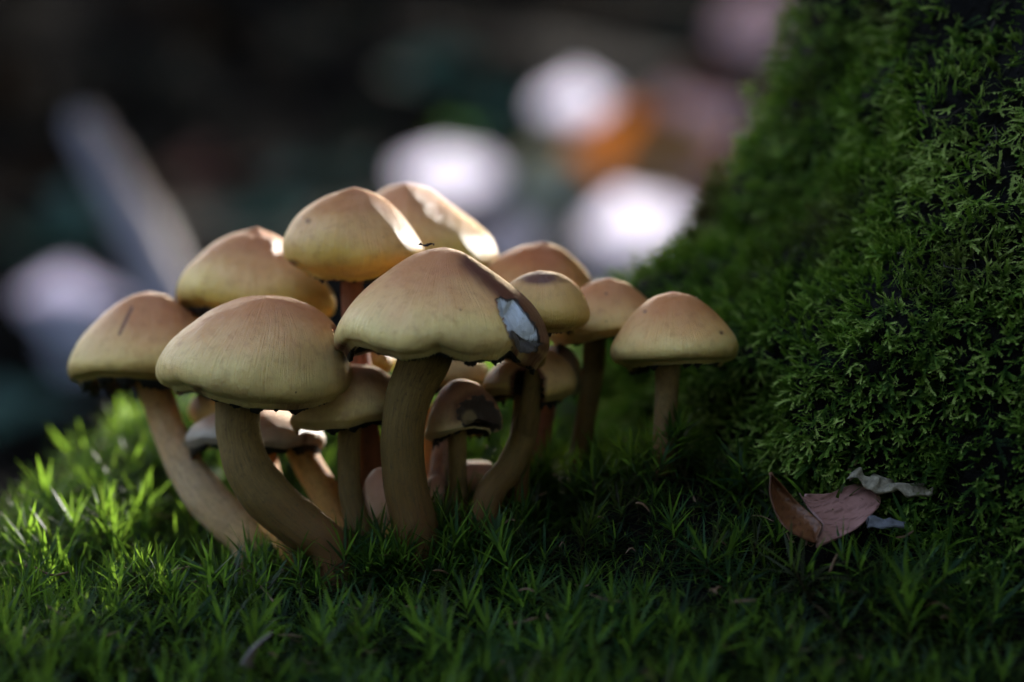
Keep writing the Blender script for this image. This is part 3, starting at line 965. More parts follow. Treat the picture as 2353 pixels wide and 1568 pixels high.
mushroom('small tan mushroom with a purple blotch on top of its cap', .012,
         [(1240, 622), (1205, 628), (1170, 648), (1142, 680), (1130, 712), (1135, 738), (1155, 756)],
         [(1240, 622), (1285, 628), (1325, 655), (1349, 695), (1356, 722), (1348, 742), (1322, 760)],
         [(1130, 740), (1155, 756), (1200, 764), (1250, 769), (1290, 768), (1322, 761), (1356, 745)],
         stem=[(1240, 765, 42), (1225, 880, 44), (1205, 1000, 46), (1190, 1110, 48)], Ybase=.012,
         cols=((.55, .27, .10), (.68, .40, .12), (.60, .39, .1)), seed=8, veil=.2, nth=240, nt=80,
         stains_shade=[('blob', 1238, 638, 46, 15, 1.3), ('blob', 1200, 632, 30, 6, .5), ('blob', 1290, 645, 26, 7, .5), ('rim', .35, .8)])

mushroom('tan mushroom on a slim straight stem between the blotched one and the lone one', .032,
         [(1400, 638), (1358, 648), (1318, 676), (1288, 712), (1268, 750), (1262, 775), (1275, 790)],
         [(1400, 638), (1442, 650), (1478, 676), (1508, 708), (1528, 738), (1532, 758), (1520, 772)],
         [(1262, 782), (1290, 792), (1330, 790), (1370, 783), (1410, 777), (1470, 776), (1532, 775)],
         stem=[(1367, 780, 52), (1362, 850, 52), (1352, 920, 50), (1342, 990, 50), (1334, 1068, 54)], Ybase=.034,
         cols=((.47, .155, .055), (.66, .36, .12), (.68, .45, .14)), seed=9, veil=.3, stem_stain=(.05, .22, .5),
         stains_shade=[('line', [(1350, 652), (1385, 642)], 6, .4)])

mushroom('lone small tan mushroom standing apart beside the mossy trunk', .014,
         [(1546, 670), (1502, 682), (1462, 714), (1428, 754), (1407, 788), (1402, 812), (1413, 832), (1440, 843)],
         [(1546, 670), (1590, 679), (1632, 706), (1667, 742), (1690, 776), (1696, 804), (1686, 824), (1662, 834)],
         [(1402, 838), (1440, 845), (1500, 843), (1550, 841), (1620, 838), (1662, 834), (1696, 826)],
         stem=[(1534, 838, 58), (1532, 890, 54), (1530, 940, 52), (1526, 1000, 52)], Ybase=.015,
         cols=((.47, .155, .05), (.66, .36, .12), (.74, .54, .2)), seed=10, veil=.5, nth=260, nt=88, stem_cols=((.33, .21, .09), (.26, .17, .07), (.2, .1, .04)),
         stains_shade=[('line', [(1422, 700 + 22), (1455, 705), (1472, 688)], 6, .3), ('blob', 1482, 716, 6, 5, .6), ('blob', 1658, 765, 5, 5, .8), ('blob', 1408, 805, 12, 22, .3)])

mushroom('flat tan mushroom wedged under the wide one beside the torn mushroom stem', .014,
         [(815, 838), (775, 846), (735, 872), (700, 910), (675, 945), (665, 968), (672, 985)],
         [(815, 838), (855, 843), (888, 858), (920, 888), (935, 920), (940, 950), (932, 966)],
         [(665, 985), (690, 990), (720, 994), (760, 990), (800, 986), (840, 974), (880, 969), (940, 966)],
         stem=[(803, 980, 54), (801, 1050, 54), (804, 1120, 54), (818, 1190, 58), (838, 1250, 62)], Ybase=.006,
         cols=((.50, .23, .12), (.66, .40, .17), (.64, .43, .15)), seed=11, veil=.5, nth=220, nt=72)

mushroom('pinkish brown mushroom with a ragged rim behind the thick curving stem', .034,
         [(585, 930), (530, 938), (480, 955), (445, 978), (428, 1005), (425, 1020), (432, 1030)],
         [(585, 930), (640, 938), (690, 955), (725, 978), (744, 1002), (748, 1018), (742, 1028)],
         [(425, 1022), (440, 1032), (470, 1022), (490, 1024), (560, 1030), (620, 1031), (660, 1034), (700, 1026), (748, 1022)],
         stem=[(690, 1030, 70), (715, 1080, 72), (750, 1140, 72), (778, 1195, 68), (800, 1245, 62)], Ybase=.016,
         cols=((.40, .22, .14), (.5, .34, .25), (.56, .46, .36)), stem_cols=STEM_ORANGE, seed=12, veil=1.0, veil_len=.0015,
         stains_shade=[('line', [(700, 985), (702, 1030)], 7, .6)])

mushroom('small tan cap showing above the ragged rim beside the pale slanting stem', .05,
         [(530, 880), (495, 888), (462, 902), (442, 922), (434, 945), (438, 962), (450, 968)],
         [(530, 880), (570, 888), (605, 902), (628, 922), (636, 945), (632, 962), (620, 968)],
         stem=[(560, 968, 50), (580, 1050, 48), (588, 1130, 50), (620, 1205, 52), (668, 1272, 50)], Ybase=.014,
         cols=TAN, stem_cols=STEM_ORANGE, seed=13, veil=1.0)

rim_notch = [(1178, 910), (1178, 868), (1190, 852), (1212, 846), (1235, 852), (1248, 872), (1246, 935), (1180, 935)]
mushroom('small tan mushroom with a dark notch eaten into the rim above its stem', .02,
         [(1222, 796), (1180, 806), (1145, 828), (1118, 856), (1104, 885), (1106, 905), (1122, 917)],
         [(1222, 796), (1262, 802), (1298, 822), (1318, 850), (1326, 880), (1316, 902), (1292, 918)],
         [(1104, 905), (1122, 917), (1150, 912), (1178, 915), (1212, 922), (1245, 930), (1292, 922), (1326, 905)],
         stem=[(1212, 885, 66), (1210, 950, 64), (1196, 1020, 64), (1168, 1080, 66), (1120, 1150, 68)], Ybase=.004,
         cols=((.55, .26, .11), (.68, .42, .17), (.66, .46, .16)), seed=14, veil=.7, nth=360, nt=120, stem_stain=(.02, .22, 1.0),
         hole=dict(poly=rim_notch, depth=0, lip=True), stains_shade=[('line', rim_notch[:7], 9, .85), ('blob', 1200, 815, 4, 4, .8)])

mushroom('narrow tan mushroom cap showing behind the notched one', .038,
         [(1278, 790), (1245, 797), (1218, 818), (1205, 850), (1202, 880), (1210, 900)],
         [(1278, 790), (1308, 797), (1328, 822), (1338, 855), (1338, 880), (1328, 900)],
         stem=[(1262, 900, 44), (1250, 970, 44), (1238, 1040, 46), (1228, 1100, 48)], Ybase=.032,
         cols=((.42, .24, .16), (.48, .34, .22), (.5, .4, .22)), stem_cols=STEM_RED, seed=15, veil=.4)

mushroom('small brown mushroom with a round dark pit eaten into its cap', .012,
         [(1065, 870), (1032, 879), (1003, 912), (984, 955), (974, 995), (976, 1010), (990, 1018)],
         [(1065, 870), (1100, 884), (1134, 914), (1152, 948), (1156, 978), (1148, 992), (1128, 997)],
         [(974, 1012), (990, 1018), (1030, 1008), (1090, 995), (1128, 996), (1156, 992)],
         stem=[(1051, 1000, 42), (1051, 1060, 42), (1053, 1130, 42), (1056, 1190, 44)], Ybase=.008,
         cols=((.48, .21, .11), (.68, .42, .22), (.76, .57, .27)), seed=16, veil=.4, nth=360, nt=120,
         hole=dict(poly=[(1050, 945), (1058, 925), (1078, 915), (1105, 908), (1130, 922), (1148, 948), (1154, 975), (1148, 990), (1120, 992), (1095, 992), (1068, 982), (1054, 968)],
                   depth=.0022, soft=22, mat=rot.m, dark=lambda u, v: 1 - .95 * np.exp(-(((u - 1083) / 24) ** 2 + ((v - 958) / 26) ** 2) ** 2) + .0 * u, label='dark rotten pit with a paler round core', grow=10),
         stains_shade=[('line', [(1048, 962), (1052, 930), (1075, 910), (1105, 903), (1135, 920)], 12, .55)])

mushroom('yellowish mushroom cap partly hidden behind the torn mushroom stem', .036,
         [(1050, 815), (1010, 820), (975, 835), (958, 855), (956, 868), (965, 875)],
         [(1050, 815), (1085, 820), (1112, 835), (1126, 855), (1128, 868), (1120, 875)],
         stem=[(1045, 875, 60), (1035, 960, 58), (1022, 1040, 56), (1010, 1120, 58), (1005, 1170, 60)], Ybase=.022,
         cols=((.55, .32, .12), (.60, .42, .17), (.60, .45, .18)), stem_cols=((.4, .18, .09), (.5, .3, .2), (.42, .22, .14)), seed=17, veil=.9)

mushroom('tan mushroom cap filling the gap between the wide and the torn mushrooms', .04,
         [(840, 770), (800, 776), (768, 795), (752, 820), (748, 838), (756, 848)],
         [(840, 770), (872, 775), (896, 792), (908, 818), (910, 836), (902, 848)],
         stem=[(835, 848, 46), (828, 940, 46), (842, 1040, 48), (846, 1100, 50), (850, 1170, 52)], Ybase=.028,
         cols=TAN_Y, stem_cols=STEM_RED, seed=18, veil=.3)

mushroom('young rounded pinkish mushroom at the foot of the torn mushroom', .012,
         [(880, 1072), (858, 1082), (840, 1108), (832, 1142), (836, 1178), (850, 1205)],
         [(880, 1072), (902, 1082), (920, 1108), (928, 1142), (926, 1178), (914, 1205)],
         stem=[(882, 1200, 60), (885, 1225, 58), (888, 1260, 60)], Ybase=.006,
         cols=PINK, stem_cols=STEM_ORANGE, seed=19, veil=0, name='young_mushroom')
mushroom('young pale pink mushroom lying behind the slim pitted stem', .03,
         [(1095, 1058), (1065, 1062), (1042, 1078), (1032, 1098), (1036, 1118), (1052, 1128)],
         [(1095, 1058), (1125, 1062), (1148, 1078), (1156, 1098), (1150, 1118), (1136, 1128)],
         stem=[(1095, 1126, 50), (1095, 1150, 50), (1095, 1180, 52)], Ybase=.026,
         cols=PINK, stem_cols=STEM_PALE, seed=20, veil=0, name='young_mushroom')
mushroom('young pink mushroom pressed between the torn and the pitted stems', .016,
         [(1005, 1090), (985, 1098), (970, 1122), (964, 1150), (970, 1178), (982, 1192)],
         [(1005, 1090), (1022, 1098), (1034, 1122), (1040, 1150), (1036, 1178), (1026, 1192)],
         stem=[(1004, 1188, 44), (1006, 1205, 44), (1008, 1235, 46)], Ybase=.014,
         cols=PINK, stem_cols=STEM_ORANGE, seed=21, veil=0, name='young_mushroom')

for i, (u, v, w_, h_, y, yb_, lab) in enumerate([(1165, 1128, 30, 46, .024, .02, 'tiny brown button mushroom beside the notched stem'), (918, 1195, 24, 40, .0, -.002, 'tiny orange button mushroom against the torn mushroom foot'),
                                              (1215, 1090, 26, 44, .03, .028, 'tiny reddish button mushroom behind the notched stem')]):
    mushroom(lab, y, [(u, v - h_), (u - w_ * .5, v - h_ * .9), (u - w_ * .92, v - h_ * .5), (u - w_, v - h_ * .15), (u - w_ * .8, v)],
             [(u, v - h_), (u + w_ * .5, v - h_ * .9), (u + w_ * .92, v - h_ * .5), (u + w_, v - h_ * .15), (u + w_ * .8, v)],
             stem=[(u, v, w_ * 1.1), (u, v + 20, w_), (u, v + 50, w_)], Ybase=yb_, cols=((.40, .12, .045), (.48, .2, .08), (.46, .24, .1)), stem_cols=STEM_ORANGE, seed=30 + i, veil=0, nth=80, nt=30, name='button_mushroom')
LEAF_HIT = ground_hit(1876, 1252, .0105)
for (u, v, r_) in [(1880, 1240, .006), (1930, 1200, .008), (1960, 1170, .008), (1830, 1220, .005)]:
    q = ground_hit(u, v, .009)
    LOW.append((q[0], q[1], r_))
for (u, v) in [(1980, 1112), (2040, 1122), (2100, 1132)]:
    q = ground_hit(u, v, .009)
    LOW.append((q[0], q[1] - .004, .006))
build_moss()


# ------------------------------------------------------------------ leaf, twigs and chips lying on the moss
def loft(A, B, n, m, Yf, thick=.00025, rough=None):
    """surface between two 3D curves with thickness"""
    CA, CB = spline(A, n), spline(B, n)
    s_ = np.linspace(0, 1, m)[:, None, None]
    S = CA[None] * (1 - s_) + CB[None] * s_
    S = S + (np.sin(s_ * math.pi) * Yf)
    du = np.gradient(S, axis=0); dv = np.gradient(S, axis=1)
    N = np.cross(du, dv); N /= np.linalg.norm(N, axis=-1)[..., None] + 1e-9
    if rough is not None: S = S + N * rough(S)[..., None]
    V = np.concatenate([(S + N * thick / 2).reshape(-1, 3), (S - N * thick / 2).reshape(-1, 3)])
    F = grid_faces(m, n)
    F2 = F[:, ::-1] + m * n
    bd = np.r_[np.arange(n), np.arange(1, m) * n + n - 1, (m - 1) * n + np.arange(n - 2, -1, -1), np.arange(m - 2, 0, -1) * n]
    nb = np.roll(bd, -1)
    return V, [np.vstack([F, F2, np.stack([nb, bd, bd + m * n, nb + m * n], -1)])]


def leaf_material(name, col, vein, tr, rough=.45, tf=.25, scale=350):
    m = NT(name)
    n = m.noise(m.pos(), scale, 4, .6)
    c = m.mix(m.ramp(n, [(.35, .0), (.7, .55)]), col, vein)
    tr = m.mix(m.ramp(n, [(.42, .0), (.66, .5)]), tr, tuple(.45 * a for a in tr))
    vn = m.attr('vein')
    c = m.mix(m.math('MULTIPLY', vn, .6), c, tuple(.45 * a for a in vein))
    c = m.mix(m.ramp(m.noise(m.pos(), 900, 3, .7), [(.6, .0), (.72, .7)]), c, tuple(.3 * a for a in vein))
    pr = m.principled(Base_Color=c, Roughness=rough, Normal=m.bump(m.math('ADD', n, m.math('MULTIPLY', vn, -.6)), .5, .0006))
    t_ = m.n('ShaderNodeBsdfTranslucent', {'Color': tr})
    mx = m.n('ShaderNodeMixShader', {0: tf, 1: pr.outputs[0], 2: t_.outputs[0]})
    return m.done(mx.outputs[0])


def veins(n, m):
    S, A = np.meshgrid(np.linspace(0, 1, n), np.linspace(0, 1, m))
    v = sstep(.7, 1, np.cos((S * 8 - A * 1.3) * 2 * math.pi)) * (A > .06)
    return np.tile(np.maximum(v, sstep(.08, 0, A)).ravel(), 2)


hit = LEAF_HIT
y0 = hit[1]
fl = thing('fallen_leaf', tuple(hit - np.array((0, 0, .006))), 'folded pinkish brown dead leaf lying on the dark moss', 'leaf')
mv = leaf_material('mauve_leaf', (.36, .18, .15), (.27, .125, .10), (.2, .06, .03))
mb = leaf_material('brown_leaf', (.18, .07, .025), (.12, .04, .018), (.22, .07, .01))
fold = [at(1838, 1133, y0 + .006), at(1857, 1165, y0 + .005), at(1878, 1192, y0 + .003), at(1890, 1210, y0 + .001), at(1874, 1246, y0 - .002)]
outer = [at(1850, 1135, y0 + .008), at(1905, 1134, y0 + .012), at(1955, 1114, y0 + .017), at(2002, 1118, y0 + .017), at(2024, 1150, y0 + .013), at(1995, 1193, y0 + .006), at(1950, 1224, y0 + .001), at(1880, 1249, y0 - .002)]
V, F = loft(fold, outer, 40, 16, np.array((0, 0, -.0012)), rough=lambda S: .00025 * Wob(700, 10, 61)(S))
mesh_obj('leaf_blade', V, F, mv, fl, {'vein': veins(40, 16)})
lo = [at(1771, 1088, y0 + .001), at(1771, 1140, y0 - .001), at(1785, 1185, y0 - .003), at(1812, 1220, y0 - .005), at(1850, 1236, y0 - .005), at(1874, 1247, y0 - .003)]
fd2 = [at(1774, 1092, y0 + .002), at(1800, 1120, y0 + .004), at(1828, 1150, y0 + .005), at(1857, 1176, y0 + .004), at(1888, 1208, y0), at(1876, 1246, y0 - .003)]
V, F = loft(lo, fd2, 36, 14, np.array((0, .003, 0)), rough=lambda S: .0002 * Wob(700, 10, 62)(S))
o = mesh_obj('leaf_blade', V, F, mb, fl, {'vein': veins(36, 14)})
o['label'] = 'dark brown upturned half of the leaf'

M['twig'] = simple_material('twig_bark', (.32, .21, .12), .75, 900, .55, .6, .0005)
M['chip'] = simple_material('pale_chip', (.30, .25, .17), .7, 700, .6, .8, .0008)


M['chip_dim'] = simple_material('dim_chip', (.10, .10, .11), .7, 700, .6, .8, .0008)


def twig(label, pts, w, name='twig', mat='twig', knobs=True):
    hb = ground_hit(pts[-1][0], pts[-1][1], .010)
    P = [at(u, v, hb[1] + dy) for (u, v, dy) in [(p[0], p[1], p[2] if len(p) > 2 else 0) for p in pts]]
    C = spline(P, 26)
    r = np.full(26, px(w, hb[1]) / 2) * np.linspace(1.15, .85, 26)
    if knobs:
        r = r * (1 + .35 * np.clip(np.sin(np.linspace(0, 19, 26) + w), 0, 1) ** 4)
        r[0:2] *= 1.5
    V, F = tube_mesh(C, r, 10)
    return tag(mesh_obj(name, V, F, M[mat]), label, 'twig')


twig('short knobbly brown twig standing behind the folded leaf', [(1975, 1030), (1966, 1058), (1952, 1082), (1950, 1098)], 11)
twig('straight thin brown twig slanting up out of the moss at the trunk foot', [(2264, 1003, .004), (2240, 1036, .003), (2205, 1070, .001), (2172, 1108, 0)], 9)
twig('thin upright pale stalk above the bark chip', [(2112, 1062), (2111, 1085), (2110, 1112)], 6, 'dry_stalk', 'chip', False)


def chip(label, top, bot, name='bark_chip', mat='chip'):
    hb = ground_hit(np.mean([p[0] for p in bot]), max(p[1] for p in bot), .0105)
    y = hb[1]
    A = [at(u, v, y + .003) for u, v in top]; B_ = [at(u, v, y - .001) for u, v in bot]
    jag = Wob(1300, 12, 72)
    V, F = loft(A, B_, 60, 10, np.array((0, 0, .0008)), .0006, rough=lambda S: .0004 * Wob(1500, 12, 71)(S))
    V = V + np.stack([.0005 * jag(V), .0003 * jag(V + .3), .0005 * jag(V - .2)], -1)
    return tag(mesh_obj(name, V, F, M[mat]), label, 'bark chip')


chip('pale ragged bark chip lying behind the folded pinkish leaf', [(1950, 1092), (1985, 1096), (2012, 1102), (2035, 1098), (2060, 1106), (2085, 1112), (2115, 1122), (2142, 1134)],
     [(1952, 1096), (1980, 1106), (2000, 1125), (2020, 1136), (2050, 1134), (2075, 1128), (2105, 1140), (2140, 1137)])
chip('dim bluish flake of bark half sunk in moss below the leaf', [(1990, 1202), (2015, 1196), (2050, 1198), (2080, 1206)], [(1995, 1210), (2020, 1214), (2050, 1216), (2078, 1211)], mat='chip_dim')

# needles and crumbs caught in the moss
Vs, Fs, off = [], [], 0
for k in range(150):
    x_, y_ = rng.uniform(-.14, .13), rng.uniform(-.065, .06)
    z_ = float(ground(x_, y_)) + rng.uniform(.004, .0105)
    a_ = rng.uniform(0, 6.28); l_ = rng.uniform(.002, .009)
    d_ = np.array((math.cos(a_), math.sin(a_), rng.normal(0, .3))) * l_ / 2
    c_ = np.array((x_, y_, z_))
    V, Fl = tube_mesh(spline([c_ - d_, c_ + np.array((0, 0, rng.normal(0, .0006))), c_ + d_], 6), np.array([.5, 1, 1, 1, .8, .3]) * rng.uniform(.00014, .00034), 5)
    Vs.append(V); Fs.append([f + off for f in Fl]); off += len(V)
tag(mesh_obj('needle_litter', np.vstack(Vs), [np.vstack([f[0] for f in Fs]), np.vstack([np.vstack(f[1:]) for f in Fs])], simple_material('dry_needle', (.16, .09, .045), .7, 500)),
    'brown dry needles and crumbs caught in the moss', 'needles', kind='stuff')

# brown leaf tip poking up at the front, and a curled wisp of dry leaf among the moss
hit = ground_hit(1150, 1575, .0)
y0 = hit[1]
V, F = loft([at(1130, 1572, y0), at(1136, 1545, y0), at(1152, 1520, y0), at(1158, 1518, y0)], [at(1172, 1572, y0 + .002), at(1168, 1548, y0 + .002), at(1162, 1525, y0 + .001), at(1159, 1519, y0)], 16, 6, np.array((0, -.001, 0)))
tag(mesh_obj('leaf_tip', V, F, mv), 'brown dead leaf tip poking out of the moss carpet', 'leaf')
hit = ground_hit(575, 1540, .006)
y0 = hit[1]
V, F = loft([at(550, 1528, y0), at(565, 1505, y0), at(590, 1478, y0 + .001), at(625, 1452, y0 + .003)], [at(585, 1536, y0 + .002), at(582, 1515, y0 + .002), at(598, 1484, y0 + .002), at(628, 1453, y0 + .003)], 22, 6, np.array((0, -.001, 0)))
tag(mesh_obj('dry_leaf', V, F, leaf_material('grey_leaf', (.16, .13, .12), (.1, .08, .07), (.1, .07, .05))), 'thin curled grey dry leaf among dark moss shoots', 'leaf')

# crumbs on the top of the torn cap
p = at(976, 566, -.003)
Vs, Fs, off = [], [], 0
for k in range(7):
    q = p + np.array((rng.normal(0, .0011), rng.normal(0, .0006), abs(rng.normal(0, .0002)) - .0001 + .00008))
    e = q + np.array((rng.normal(0, .0009), rng.normal(0, .0004), rng.uniform(-.0001, .0005)))
    V, Fl = tube_mesh(spline([q, (q + e) / 2 + np.array((0, 0, .0002)), e], 6), np.array([.6, 1, 1.1, 1, .8, .4]) * rng.uniform(.00012, .00028), 6)
    Vs.append(V); Fs.append([f + off for f in Fl]); off += len(V)
tag(mesh_obj('debris', np.vstack(Vs), [np.vstack([f[0] for f in Fs]), np.vstack([np.vstack(f[1:]) for f in Fs])], M['veil']), 'dark crumbs of debris on top of the torn cap', 'debris', kind='stuff')


# ------------------------------------------------------------------ blurred forest floor behind
def leaf_shape(L, W, curl, seed, nl=12, nw=5):
    r = np.random.default_rng(seed)
    u = np.linspace(0, 1, nl); v = np.linspace(-1, 1, nw)
    half = W / 2 * np.sin(np.pi * np.clip(u, .02, .985)) ** .75 * (1 - .25 * u)
    half = half * (1 + .16 * np.sin(u * 7 + r.uniform(0, 6)) + .10 * np.sin(u * 15 + r.uniform(0, 6)))
    X = np.broadcast_to((u[:, None] - .5) * L, (nl, nw))
    Yv = half[:, None] * v[None]
    Z = curl * (Yv ** 2) / W * 2 + r.uniform(-.6, .6) * curl * (X ** 2) / L * 2 + .03 * L * np.sin(X / L * 9 + r.uniform(0, 6)) * v[None]
    S = np.stack([X, Yv, Z], -1)
    V = np.concatenate([S.reshape(-1, 3), S.reshape(-1, 3) - np.array((0, 0, .0004))])
    F = grid_faces(nl, nw)
    return V, np.vstack([F, F[:, ::-1] + nl * nw])


def place(V, normal, heading, loc):
    n = np.asarray(normal, float); n /= np.linalg.norm(n)
    h = np.array((math.cos(heading), math.sin(heading), 0)); h -= n * (h @ n); h /= np.linalg.norm(h)
    return V @ np.stack([h, np.cross(n, h), n], 0) + np.asarray(loc)


M['glint'] = leaf_material('glint_leaf', (.55, .53, .60), (.45, .43, .50), (.86, .84, .93), .5, .55, 45)  # pale lavender colour stands in for sky and sun reflections
M['glint_dim'] = leaf_material('dull_glint_leaf', (.24, .24, .28), (.2, .2, .24), (.32, .31, .36), .5, .5, 45)  # duller copy of the leaf coloured for glints
M['amber'] = leaf_material('amber_leaf', (.32, .16, .03), (.26, .12, .025), (.46, .235, .03), .5, .6, 45)
M['lime'] = leaf_material('lime_leaf', (.16, .3, .03), (.12, .25, .03), (.25, .4, .03), .4, .4)
M['glint_mid'] = leaf_material('lilac_grey_leaf', (.4, .39, .46), (.3, .29, .36), (.62, .60, .72), .5, .55, 45)  # toned-down copy of the glint colour for a softer patch
M['sage'] = leaf_material('sage_leaf', (.26, .27, .2), (.22, .23, .17), (.36, .36, .27), .5, .5, 45)
M['ivy'] = leaf_material('ivy_green', (.018, .055, .038), (.012, .04, .03), (.03, .08, .03), .45, .15)
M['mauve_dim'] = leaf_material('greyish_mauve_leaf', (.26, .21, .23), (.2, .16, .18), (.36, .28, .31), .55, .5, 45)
GAPS = []          # (point, radius): spots kept in sun by holes cut in the unseen crowns


def far_leaf(u, v, L, W, mat, label, tilt, head, gap=None, curl=.25, lift=.0, seed=0):
    c = ground_hit(u, v, W * .5 + .004 if mat in ('glint', 'glint_mid', 'glint_dim', 'amber', 'lime', 'sage', 'mauve_dim') else lift, 1.5)
    V, F = leaf_shape(L, W, curl, seed)
    o = mesh_obj('fallen_leaf', place(V, tilt, head, (0, 0, 0)), F, M[mat])
    o.location = c
    tag(o, label, 'leaf', 'fallen leaves on the forest floor behind')
    if gap: GAPS.append((c, gap))
    return o


SL = (-.30, -.90, .22)
far_leaf(1320, 235, .082, .052, 'glint', 'bright glint-coloured leaf on the bank, highest of the shining ones', SL, .1, .07, seed=1)
far_leaf(1040, 405, .10, .056, 'glint', 'brightest glint-coloured leaf behind the smooth peeking mushroom', SL, -.5, .07, seed=2)
far_leaf(1055, 325, .06, .03, 'lime', 'small lime-green leaf above the brightest glint-coloured leaf', SL, .1, .05, seed=3)
far_leaf(1475, 515, .098, .054, 'glint', 'bright glint-coloured leaf beside the mossy trunk foot', SL, .1, .07, seed=4)
far_leaf(1262, 415, .075, .065, 'sage', 'dull sage-green leaf between the glint-coloured ones', SL, .4, .045, seed=5)
far_leaf(1475, 345, .17, .085, 'amber', 'amber brown sunlit leaf under the highest glint-coloured leaf', SL, -.2, .06, seed=6)
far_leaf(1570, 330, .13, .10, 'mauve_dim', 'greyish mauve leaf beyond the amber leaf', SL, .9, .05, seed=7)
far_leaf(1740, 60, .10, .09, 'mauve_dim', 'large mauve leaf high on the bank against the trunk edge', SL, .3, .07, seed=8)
far_leaf(175, 700, .10, .05, 'glint_mid', 'glint-coloured leaf on the floor behind the cracked cap', SL, -.55, .055, seed=9)
far_leaf(215, 800, .08, .05, 'glint_dim', 'dull grey leaf in front of the glint-coloured leaf by the branch', SL, -.5, .05, seed=11)
far_leaf(1395, 600, .06, .035, 'glint_dim', 'small grey leaf below the bright one by the trunk', SL, .1, None, seed=12)
far_leaf(1180, 560, .06, .05, 'glint_dim', 'small grey leaf between the shining leaves above the orange mushroom', SL, .3, .03, seed=13)
for i, (u, v, L, hd, lab) in enumerate([(740, 430, .12, .4, 'dark green ivy leaf behind the domed cap'), (150, 540, .12, -.2, 'dark green ivy leaf beside the pale branch'),
                                        (620, 520, .10, .9, 'dark green ivy leaf over the tucked-in cap'), (1010, 170, .12, .2, 'dark green ivy leaf high on the bank'),
                                        (1200, 510, .09, .1, 'dark green ivy leaf among the glint-coloured leaves'), (1130, 270, .10, .8, 'dark bluish ivy leaf near the lime leaf'),
                                        (50, 960, .10, .3, 'dark green ivy leaf low down past the sunlit moss')]):
    far_leaf(u, v, L, L * .8, 'ivy', lab, (0, -.5, .85), hd, None, seed=30 + i)
for i, (u, v, L, hd, lab) in enumerate([(480, 420, .12, .5, 'dark rust-red leaf beyond the pale branch'), (1660, 190, .12, .2, 'rust brown leaf under the large mauve leaf')]):
    M.setdefault('rust', leaf_material('rust_leaf', (.10, .03, .012), (.06, .02, .01), (.08, .02, .01), .5, .2))
    far_leaf(u, v, L, L * .7, 'rust', lab, (0, -.5, .85), hd, None, seed=40 + i)

# pale branch arching out of the litter
bp = [at(440, 920, .95), at(425, 800, 1.0), at(395, 690, 1.05), at(352, 590, 1.1), at(303, 490, 1.15), at(248, 385, 1.2), at(190, 285, 1.25)]
g0 = bp[0].copy(); g0[2] = ground(g0[0], g0[1]) - .01
C = spline([g0] + bp, 60)
V, F = tube_mesh(C, np.linspace(.024, .010, 60) * (1 + .06 * np.sin(np.linspace(0, 30, 60))), 16)
M['branch'] = simple_material('pale_branch', (.10, .09, .115), .7, 40, .35, .6, .004)
tag(mesh_obj('curved_branch', V, F, M['branch']), 'pale grey curved branch arching out of the dark floor', 'branch')

GAPS.append((bp[2], .03)); GAPS.append((bp[3], .03))
for k in range(26):          # dapples of sun on the litter
    gx_, gy_ = rng.uniform(-.12, .34), rng.uniform(1.45, 2.7)
    GAPS.append((np.array((gx_, gy_, float(ground(gx_, gy_)) + .02)), rng.uniform(.01, .045)))
# leaf litter: a countless mass
V0, F0 = leaf_shape(1.0, .62, .35, 5, 5, 3)
F0 = np.vstack([F0[:, [0, 1, 2]], F0[:, [0, 2, 3]]])
n = 4200
X = rng.uniform(-2.2, 2.2, n); Y = rng.uniform(.30, 4.6, n)
Z = ground(X, Y) + rng.uniform(.002, .02, n)
lit = np.zeros(n, bool)
for g, gr in GAPS[:13]:
    q = np.stack([X, Y, Z], -1) - g
    al = q @ SUN
    lit |= (np.linalg.norm(q - al[:, None] * SUN, axis=1) < .07) & (al > .01) & (al < .5)
Z = np.where(lit, ground(X, Y) - .06, Z)
R = rot_z_tilt(n, rng, .5, .035, .08)
V, F, A = scatter([(V0, F0, {'tint': np.zeros(len(V0)), 'dry': np.zeros(len(V0))})], np.zeros(n, int), R, np.stack([X, Y, Z], -1), {'tint': rng.random(n) * np.where((np.abs(X - .15) < .25) & (Y < 2.2), 1, .9), 'dry': rng.random(n) * .25})
tag(mesh_obj('leaf_litter', V, F, M['litter'], attrs=A, smooth=False), 'dark brown leaf litter covering the forest floor behind', 'leaf litter', kind='stuff')

# ------------------------------------------------------------------ unseen trees and bushes added round about to shade the place
GAPS.append((np.array((-.15, .03, .03)), .085))
CV = np.array([(-.5, 0, 0), (-.1, .32, .05), (.5, 0, 0), (-.1, -.32, .05)], float)
CF = np.array([(0, 1, 2), (0, 2, 3)])


def crown(parent, c, rad, n, seed, size=(.10, .17), low=1.2):
    r = np.random.default_rng(seed)
    d = r.normal(size=(n, 3)); d /= np.linalg.norm(d, axis=1)[:, None]
    P = np.array(c) + d * (r.random(n) ** .4)[:, None] * np.array(rad)
    keep = np.ones(n, bool)
    for g, gr in GAPS:
        q = P - g
        along = q @ SUN
        dist = np.linalg.norm(q - along[:, None] * SUN, axis=1)
        keep &= ~((dist < gr + .05) & (along > 0))  # leaves cleared along sun lines to steer the light
    keep &= P[:, 2] > low
    P = P[keep]; n = len(P)
    R = rot_z_tilt(n, r, .6, *size)
    V, F, A = scatter([(CV, CF, {'tint': np.zeros(4), 'dry': np.zeros(4)})], np.zeros(n, int), R, P, {'tint': r.random(n), 'dry': r.random(n) * .5})
    o = mesh_obj('crown', V, F, M['crown'], parent, attrs=A, smooth=False)
    return o


